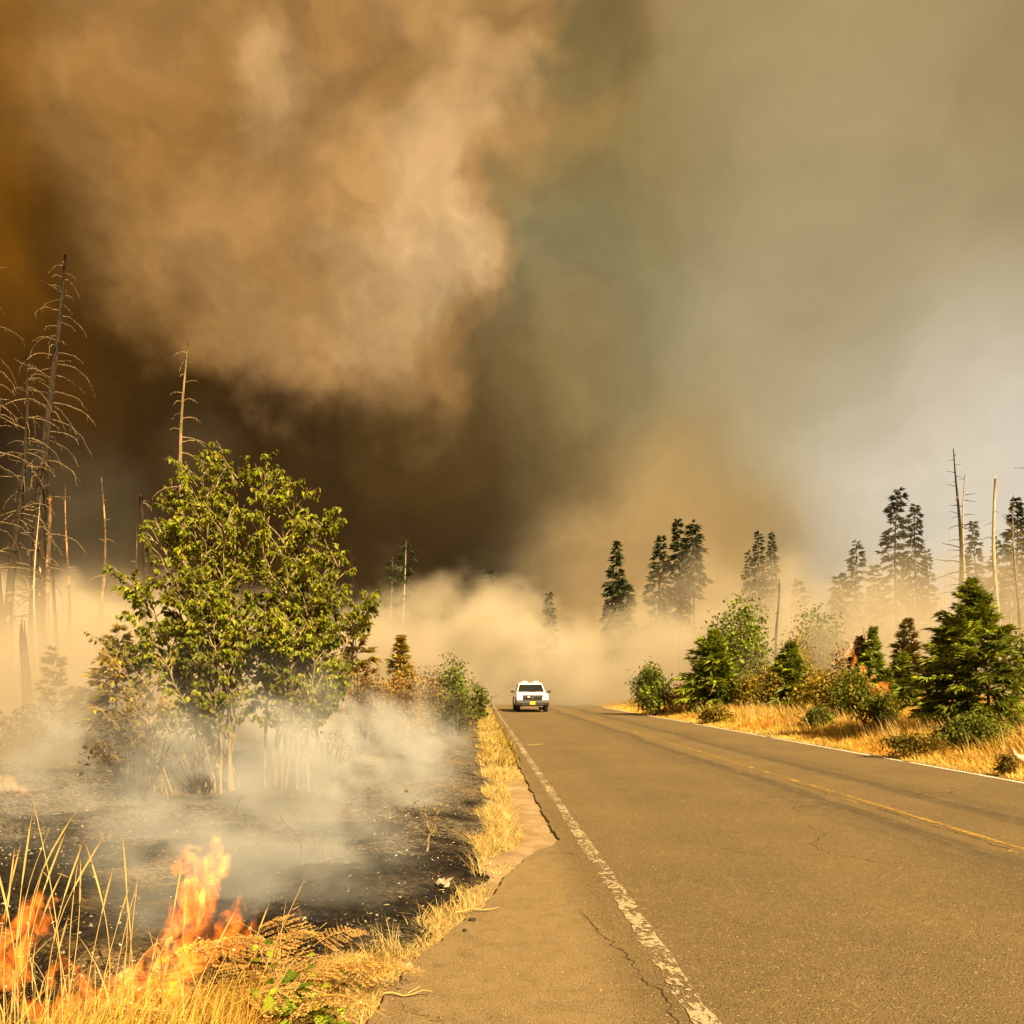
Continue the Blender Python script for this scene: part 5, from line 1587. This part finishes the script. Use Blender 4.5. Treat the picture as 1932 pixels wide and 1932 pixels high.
core = [([(335, 1820, 0), (325, 1775, 0), (322, 1745, 0)], [11, 15, 4], DF), ([(300, 1825, -.12), (255, 1842, -.14), (205, 1860, -.14)], [11, 12, 4], DF), ([(378, 1740, .0), (385, 1690, .02), (370, 1650, .05)], [9, 10, 3], DF)]
fc_ = flame('flame_core', 'pale yellow heart of the flame', tongues_px(core, org), FIRE_HOT, (70, 34, 80), (.05, 5.0), (.035, 16.0), (0, 0, 0))
fc_.parent = FL
del fc_['category']
DF2 = 3.95
org = (gx(160, DF2), DF2, 0.0)
low = [([(330, 1870, .1), (260, 1868, .1), (190, 1880, 0), (110, 1905, 0), (40, 1915, 0)], [24, 28, 26, 20, 10], DF2), ([(230, 1870, .1), (250, 1835, .1), (280, 1808, .1)], [18, 20, 5], DF2),
       ([(170, 1895, 0), (150, 1862, 0), (128, 1840, 0)], [20, 16, 5], DF2), ([(110, 1915, 0), (66, 1895, 0), (35, 1870, 0), (26, 1835, 0)], [16, 18, 14, 5], DF2), ([(260, 1885, 0), (330, 1885, 0), (400, 1862, .1)], [16, 18, 6], DF2),
       ([(200, 1890, 0), (205, 1850, 0), (222, 1820, 0)], [14, 14, 4], DF2), ([(90, 1915, 0), (120, 1880, 0), (118, 1850, 0)], [14, 12, 4], DF2)]
flame('flame', 'low running flame creeping along the grass edge below the tallest flame', tongues_px(low, org), FIRE, (150, 46, 80), (.05, 5.0), (.036, 15.0), org, GF)
DF3 = 4.35
org = (gx(30, DF3), DF3, 0.0)
lf = [([(20, 1850, 0), (28, 1790, 0), (45, 1735, 0), (66, 1685, 0)], [28, 34, 24, 5], DF3), ([(50, 1800, 0), (70, 1745, 0), (88, 1698, 0)], [20, 20, 5], DF3), ([(-20, 1830, 0), (-10, 1765, 0), (10, 1715, 0)], [28, 26, 5], DF3),
      ([(10, 1890, 0), (30, 1845, 0), (60, 1800, 0)], [20, 22, 6], DF3), ([(100, 1860, 0), (116, 1810, 0), (124, 1785, 0)], [12, 10, 3], DF3)]
flame('flame', 'orange flame seen through the tall grass stems', tongues_px(lf, org), FIRE, (100, 56, 120), (.06, 4.5), (.042, 13.0), org, GF)
DF4 = 10.5
org = (gx(20, DF4), DF4, 0.0)
b4 = [([(-30, 1500, 0), (0, 1475, 0), (30, 1485, 0), (62, 1503, 0)], [20, 18, 12, 3], DF4), ([(0, 1520, 0), (10, 1490, 0), (-5, 1455, 0)], [14, 14, 3], DF4), ([(20, 1520, 0), (40, 1500, 0), (55, 1500, 0)], [10, 8, 2], DF4), ([(-20, 1530, 0), (-30, 1480, 0), (-20, 1440, 0)], [20, 20, 3], DF4)]
flame('flame', 'pink tinged flame glowing through thick smoke far across the burn', tongues_px(b4, org), fire_mat('far_flame', (1.0, .34, .10), 6.0, 2.0), (80, 50, 80), (.10, 2.0), (.05, 7.0), org, GF)
SMALL = [('small pale flame flickering on the ash before the maple clump', 480, 1572, 8.3, [([(445, 1578, 0), (470, 1565, 0), (500, 1560, 0), (515, 1548, 0)], [6, 9, 7, 2]), ([(480, 1575, 0), (490, 1558, 0), (486, 1545, 0)], [8, 7, 2])], FIRE_PALE),
         ('tiny orange flame on the black burn behind the tall grass stems', 100, 1632, 6.9, [([(80, 1636, 0), (92, 1630, 0), (88, 1622, 0)], [4, 5, 1.5]), ([(108, 1634, 0), (118, 1630, 0), (124, 1625, 0)], [3, 4, 1.5])], FIRE),
         ('tiny ember flame beside the crumpled carton', 826, 1655, 6.75, [([(824, 1662, 0), (826, 1652, 0), (822, 1642, 0)], [4, 4, 1.5])], FIRE),
         ('small flame low under the reddish scrub on the ash', 765, 1360, 24.0, [([(745, 1362, 0), (765, 1358, 0), (790, 1360, 0)], [5, 6, 3]), ([(772, 1362, 0), (770, 1348, 0)], [5, 2])], FIRE_PALE),
         ('flame climbing behind the dark shrub under the splintered stump', 1625, 1262, 31.5, [([(1602, 1240, 0), (1606, 1222, 0), (1612, 1206, 0)], [4, 4, 1.5]), ([(1606, 1262, 0), (1612, 1246, 0), (1608, 1232, 0)], [5, 5, 1.5]), ([(1622, 1280, 0), (1628, 1264, 0), (1622, 1250, 0)], [6, 6, 2]), ([(1640, 1292, 0), (1646, 1276, 0), (1652, 1262, 0)], [6, 6, 2]), ([(1665, 1300, 0), (1668, 1284, 0), (1676, 1272, 0)], [6, 6, 2])], FIRE_PALE),
         ('orange flame burning in the grass at the foot of the scorched fir', 1665, 1300, 29.5, [([(1640, 1305, 0), (1660, 1298, 0), (1682, 1288, 0)], [7, 9, 3]), ([(1655, 1310, 0), (1672, 1302, 0), (1680, 1310, 0)], [6, 7, 3])], FIRE_PALE),
         ('wisp of flame at the foot of the maple stems', 432, 1440, DM + .6, [([(425, 1450, 0), (432, 1438, 0), (428, 1425, 0)], [5, 5, 2])], FIRE_PALE),
         ('curl of flame in the bracken on the burn edge', 640, 1790, 4.5, [([(560, 1750, 0), (562, 1730, 0), (568, 1712, 0)], [6, 6, 2]), ([(615, 1795, 0), (625, 1780, 0), (640, 1775, 0)], [5, 6, 2]), ([(640, 1810, 0), (655, 1800, 0), (668, 1822, 0)], [5, 5, 2])], FIRE)]
for lab, px, py, D, tg, mt in SMALL:
    org = (gx(px, D), D, 0.0)
    s = D / 8.0
    flame('flame', lab, tongues_px([(a, b, D) for a, b in tg], org), mt, (60, 30, 50), (.035 * s, 8.0 / s), (.022 * s, 26.0 / s), org, GF)
# ------------------------------------------------------------------ smoke: real volumes of drifting smoke over the ground
def gm(nt, op, a, b=0.0, c=0.0, clamp=False):
    return mth(nt, op, a, b, c, clamp)


def smoke_mat(name, col, dens, aniso=-0.15):
    m, nt, out = mat_new(name)
    at = nd(nt, 'ShaderNodeAttribute', attribute_name='density').outputs['Fac']
    pv = nd(nt, 'ShaderNodeVolumePrincipled', {'Color': col + (1,), 'Density': mth(nt, 'MULTIPLY', at, dens), 'Anisotropy': aniso, 'Density Attribute': ''})
    nt.links.new(pv.outputs[0], out.inputs['Volume'])
    return m


def smoke(name, lo, hi, res, mat, field, label, cat='smoke'):
    """a fog volume filling the box lo..hi whose density is the field"""
    me = bpy.data.meshes.new(name)
    me.from_pydata([tuple((a + b) / 2 for a, b in zip(lo, hi))], [], [])
    o = bpy.data.objects.new(name, me)
    COL.objects.link(o)
    nt = bpy.data.node_groups.new(name + '_field', 'GeometryNodeTree')
    nt.interface.new_socket('Geometry', in_out='INPUT', socket_type='NodeSocketGeometry')
    nt.interface.new_socket('Geometry', in_out='OUTPUT', socket_type='NodeSocketGeometry')
    nt.nodes.new('NodeGroupInput')
    go = nt.nodes.new('NodeGroupOutput')
    pos = nd(nt, 'GeometryNodeInputPosition').outputs[0]
    sp = nd(nt, 'ShaderNodeSeparateXYZ', {0: pos})
    d = field(nt, pos, sp.outputs[0], sp.outputs[1], sp.outputs[2])
    vc = nd(nt, 'GeometryNodeVolumeCube', {'Density': d, 'Min': lo, 'Max': hi, 'Resolution X': res[0], 'Resolution Y': res[1], 'Resolution Z': res[2]})
    sm = nd(nt, 'GeometryNodeSetMaterial', {'Geometry': vc.outputs[0], 'Material': mat})
    nt.links.new(sm.outputs[0], go.inputs[0])
    md = o.modifiers.new('smoke', 'NODES')
    md.node_group = nt
    return tag(o, label, cat, kind='stuff')


def curve(nt, v, lo, hi, pts):
    """piecewise-linear function of v given as (v, f) points"""
    t = nd(nt, 'ShaderNodeMapRange', {'Value': v, 'From Min': lo, 'From Max': hi}).outputs[0]
    fmin = min(p[1] for p in pts)
    fmax = max(p[1] for p in pts) - fmin
    n = nd(nt, 'ShaderNodeFloatCurve', {'Value': t})
    cm = n.mapping.curves[0]
    pp = [((p[0] - lo) / (hi - lo), (p[1] - fmin) / fmax) for p in pts]
    while len(cm.points) < len(pp):
        cm.points.new(0.5, 0.5)
    for q, p in zip(cm.points, pp):
        q.location = p
        q.handle_type = 'AUTO'
    n.mapping.update()
    return mth(nt, 'MULTIPLY_ADD', n.outputs[0], fmax, fmin)


def bank_field(nt, pos, x, y, z):
    wp = vec(nt, 'ADD', pos, vec(nt, 'MULTIPLY', noise(nt, pos, 0.05, 2.0).outputs['Color'], (9, 9, 9)))
    n1 = noise(nt, wp, 0.16, 6.0, 0.58).outputs[0]
    n2 = noise(nt, vec(nt, 'ADD', pos, (40, 0, 0)), 0.04, 3.0, 0.5).outputs[0]
    top = curve(nt, x, -70, 75, [(-70, 9.0), (-40, 9.0), (-24, 7.0), (-16, 6.6), (-10, 7.0), (-4, 8.0), (2, 7.0), (6, 5.6), (12, 7.5), (22, 9.5), (40, 11.0), (75, 12)])
    h = mth(nt, 'ADD', top, mth(nt, 'MULTIPLY', mth(nt, 'SUBTRACT', n1, 0.5), 22.0))
    h = mth(nt, 'ADD', h, mth(nt, 'MULTIPLY', mth(nt, 'SUBTRACT', n2, 0.5), 7.0))
    soft = curve(nt, x, -70, 75, [(-70, 3.0), (-10, 2.6), (5, 3.0), (14, 6.0), (30, 7.0), (75, 8.0)])
    a = smooth(nt, mth(nt, 'DIVIDE', mth(nt, 'SUBTRACT', h, z), soft), -0.3, 1.0)
    y0 = curve(nt, x, -70, 75, [(-70, 54), (-20, 54), (-8, 56), (0, 59), (6, 57), (14, 51), (30, 44), (75, 40)])
    fr = smooth(nt, mth(nt, 'ADD', mth(nt, 'SUBTRACT', y, y0), mth(nt, 'MULTIPLY', mth(nt, 'SUBTRACT', n1, 0.5), 18.0)), -2.0, 10.0)
    bk = smooth(nt, y, 84, 96, 1.0, 0.0)
    dn = curve(nt, x, -70, 75, [(-70, 1.0), (-12, 1.0), (6, 1.0), (14, 0.75), (24, 0.62), (40, 0.5), (75, 0.4)])
    hole = smooth(nt, n1, 0.38, 0.60, 0.10, 1.4)
    d = mth(nt, 'MULTIPLY', mth(nt, 'MULTIPLY', a, fr), mth(nt, 'MULTIPLY', bk, dn))
    return mth(nt, 'MULTIPLY', d, hole)


SM_TAN = smoke_mat('tan_smoke', (0.60, 0.535, 0.42), 0.16)
smoke('smoke_bank', (-70, 36, -1), (75, 98, 22), (220, 92, 72), SM_TAN, bank_field, 'thick tan smoke bank rolling across the road behind the pickup')


def left_field(nt, pos, x, y, z):
    wp = vec(nt, 'ADD', pos, vec(nt, 'MULTIPLY', noise(nt, pos, 0.12, 2.0).outputs['Color'], (4, 4, 4)))
    n1 = noise(nt, wp, 0.24, 5.0, 0.55).outputs[0]
    top = curve(nt, x, -30, -2, [(-30, 6.2), (-18, 5.6), (-12, 4.6), (-8, 3.6), (-5, 2.2), (-2, .8)])
    h = mth(nt, 'ADD', top, mth(nt, 'MULTIPLY', mth(nt, 'SUBTRACT', n1, 0.5), 6.0))
    a = smooth(nt, mth(nt, 'SUBTRACT', h, z), -0.6, 2.6)
    y0 = curve(nt, x, -30, -2, [(-30, 8.5), (-9, 8.5), (-7, 9.5), (-5.5, 13.0), (-2, 13.2)])
    fr = smooth(nt, mth(nt, 'SUBTRACT', mth(nt, 'ADD', y, mth(nt, 'MULTIPLY', mth(nt, 'SUBTRACT', n1, 0.5), 5.0)), y0), 0.0, 7.0)
    bk = smooth(nt, y, 25, 30, 1.0, 0.0)
    sd_ = mth(nt, 'MULTIPLY', smooth(nt, x, -30, -27), smooth(nt, x, -5.0, -2.5, 1.0, 0.0))
    d = mth(nt, 'MULTIPLY', mth(nt, 'MULTIPLY', a, fr), mth(nt, 'MULTIPLY', bk, sd_))
    return mth(nt, 'MULTIPLY', d, smooth(nt, n1, 0.32, 0.62, 0.25, 1.2))


smoke('smoke_drift', (-30, 7.5, -.3), (-2, 31, 10), (112, 94, 50), smoke_mat('warm_smoke', (0.55, 0.47, 0.35), 0.22), left_field, 'warm tan smoke drifting behind the maple clump and round the dead trees')


def wisp_field(nt, pos, x, y, z):
    sh = nd(nt, 'ShaderNodeCombineXYZ', {0: mth(nt, 'MULTIPLY', z, 0.7), 1: mth(nt, 'MULTIPLY', z, -0.3), 2: 0.0}).outputs[0]   # leans with the wind as it rises
    st = vec(nt, 'MULTIPLY', vec(nt, 'ADD', pos, sh), (0.9, 0.65, 0.8))
    st = vec(nt, 'ADD', st, vec(nt, 'MULTIPLY', noise(nt, pos, 0.9, 3.0).outputs['Color'], (1.4, 1.4, .9)))
    n1 = mth(nt, 'MULTIPLY_ADD', noise(nt, st, 1.35, 7.0, 0.6).outputs[0], 1.75, -0.375)
    n2 = noise(nt, vec(nt, 'ADD', pos, (7, 3, 0)), 0.33, 2.0, 0.5).outputs[0]
    far_ = curve(nt, y, 4, 22, [(4, -.5), (5, -.1), (6, .25), (8, .35), (10, .35), (12, .35), (14, .5), (16, .8), (20, .8), (22, .4)])
    lev = mth(nt, 'ADD', mth(nt, 'ADD', n1, mth(nt, 'MULTIPLY', mth(nt, 'SUBTRACT', n2, 0.5), 0.7)), mth(nt, 'MULTIPLY', far_, 0.16))
    for bx, by, br_, k in ((gx(715, 7.2), 7.2, 1.1, .12), (gx(620, 5.9), 5.9, .8, .12), (gx(560, 8.2), 8.2, 1.5, .07), (gx(820, 10.0), 10.0, 1.6, .10), (gx(300, 8.0), 8.0, 1.6, .08), (gx(760, 13.0), 13.0, 3.0, .10)):
        dd = vec(nt, 'DISTANCE', vec(nt, 'MULTIPLY', pos, (1, 1, 0)), (bx, by, 0.0))
        lev = mth(nt, 'ADD', lev, smooth(nt, dd, 0.0, br_, k, 0.0))          # where the ground still smoulders
    lev = mth(nt, 'SUBTRACT', lev, mth(nt, 'MULTIPLY', z, 0.10))
    a = smooth(nt, lev, 0.55, 0.95)
    edge = smooth(nt, mth(nt, 'ADD', x, mth(nt, 'MULTIPLY', y, 0.035)), -1.5, -0.1, 1.0, 0.0)
    sd_ = mth(nt, 'MULTIPLY', smooth(nt, x, -10, -8.5), smooth(nt, y, 19.5, 21.8, 1.0, 0.0))
    tp = smooth(nt, z, 0.5, 2.3, 1.0, 0.0)
    return mth(nt, 'MULTIPLY', mth(nt, 'MULTIPLY', a, edge), mth(nt, 'MULTIPLY', sd_, tp))


smoke('ground_smoke', (-10, 4.2, -.1), (.2, 22, 2.4), (120, 190, 36), smoke_mat('pale_ground_smoke', (0.56, 0.57, 0.56), 1.25), wisp_field, 'pale wisps of smoke curling low over the burned ground')
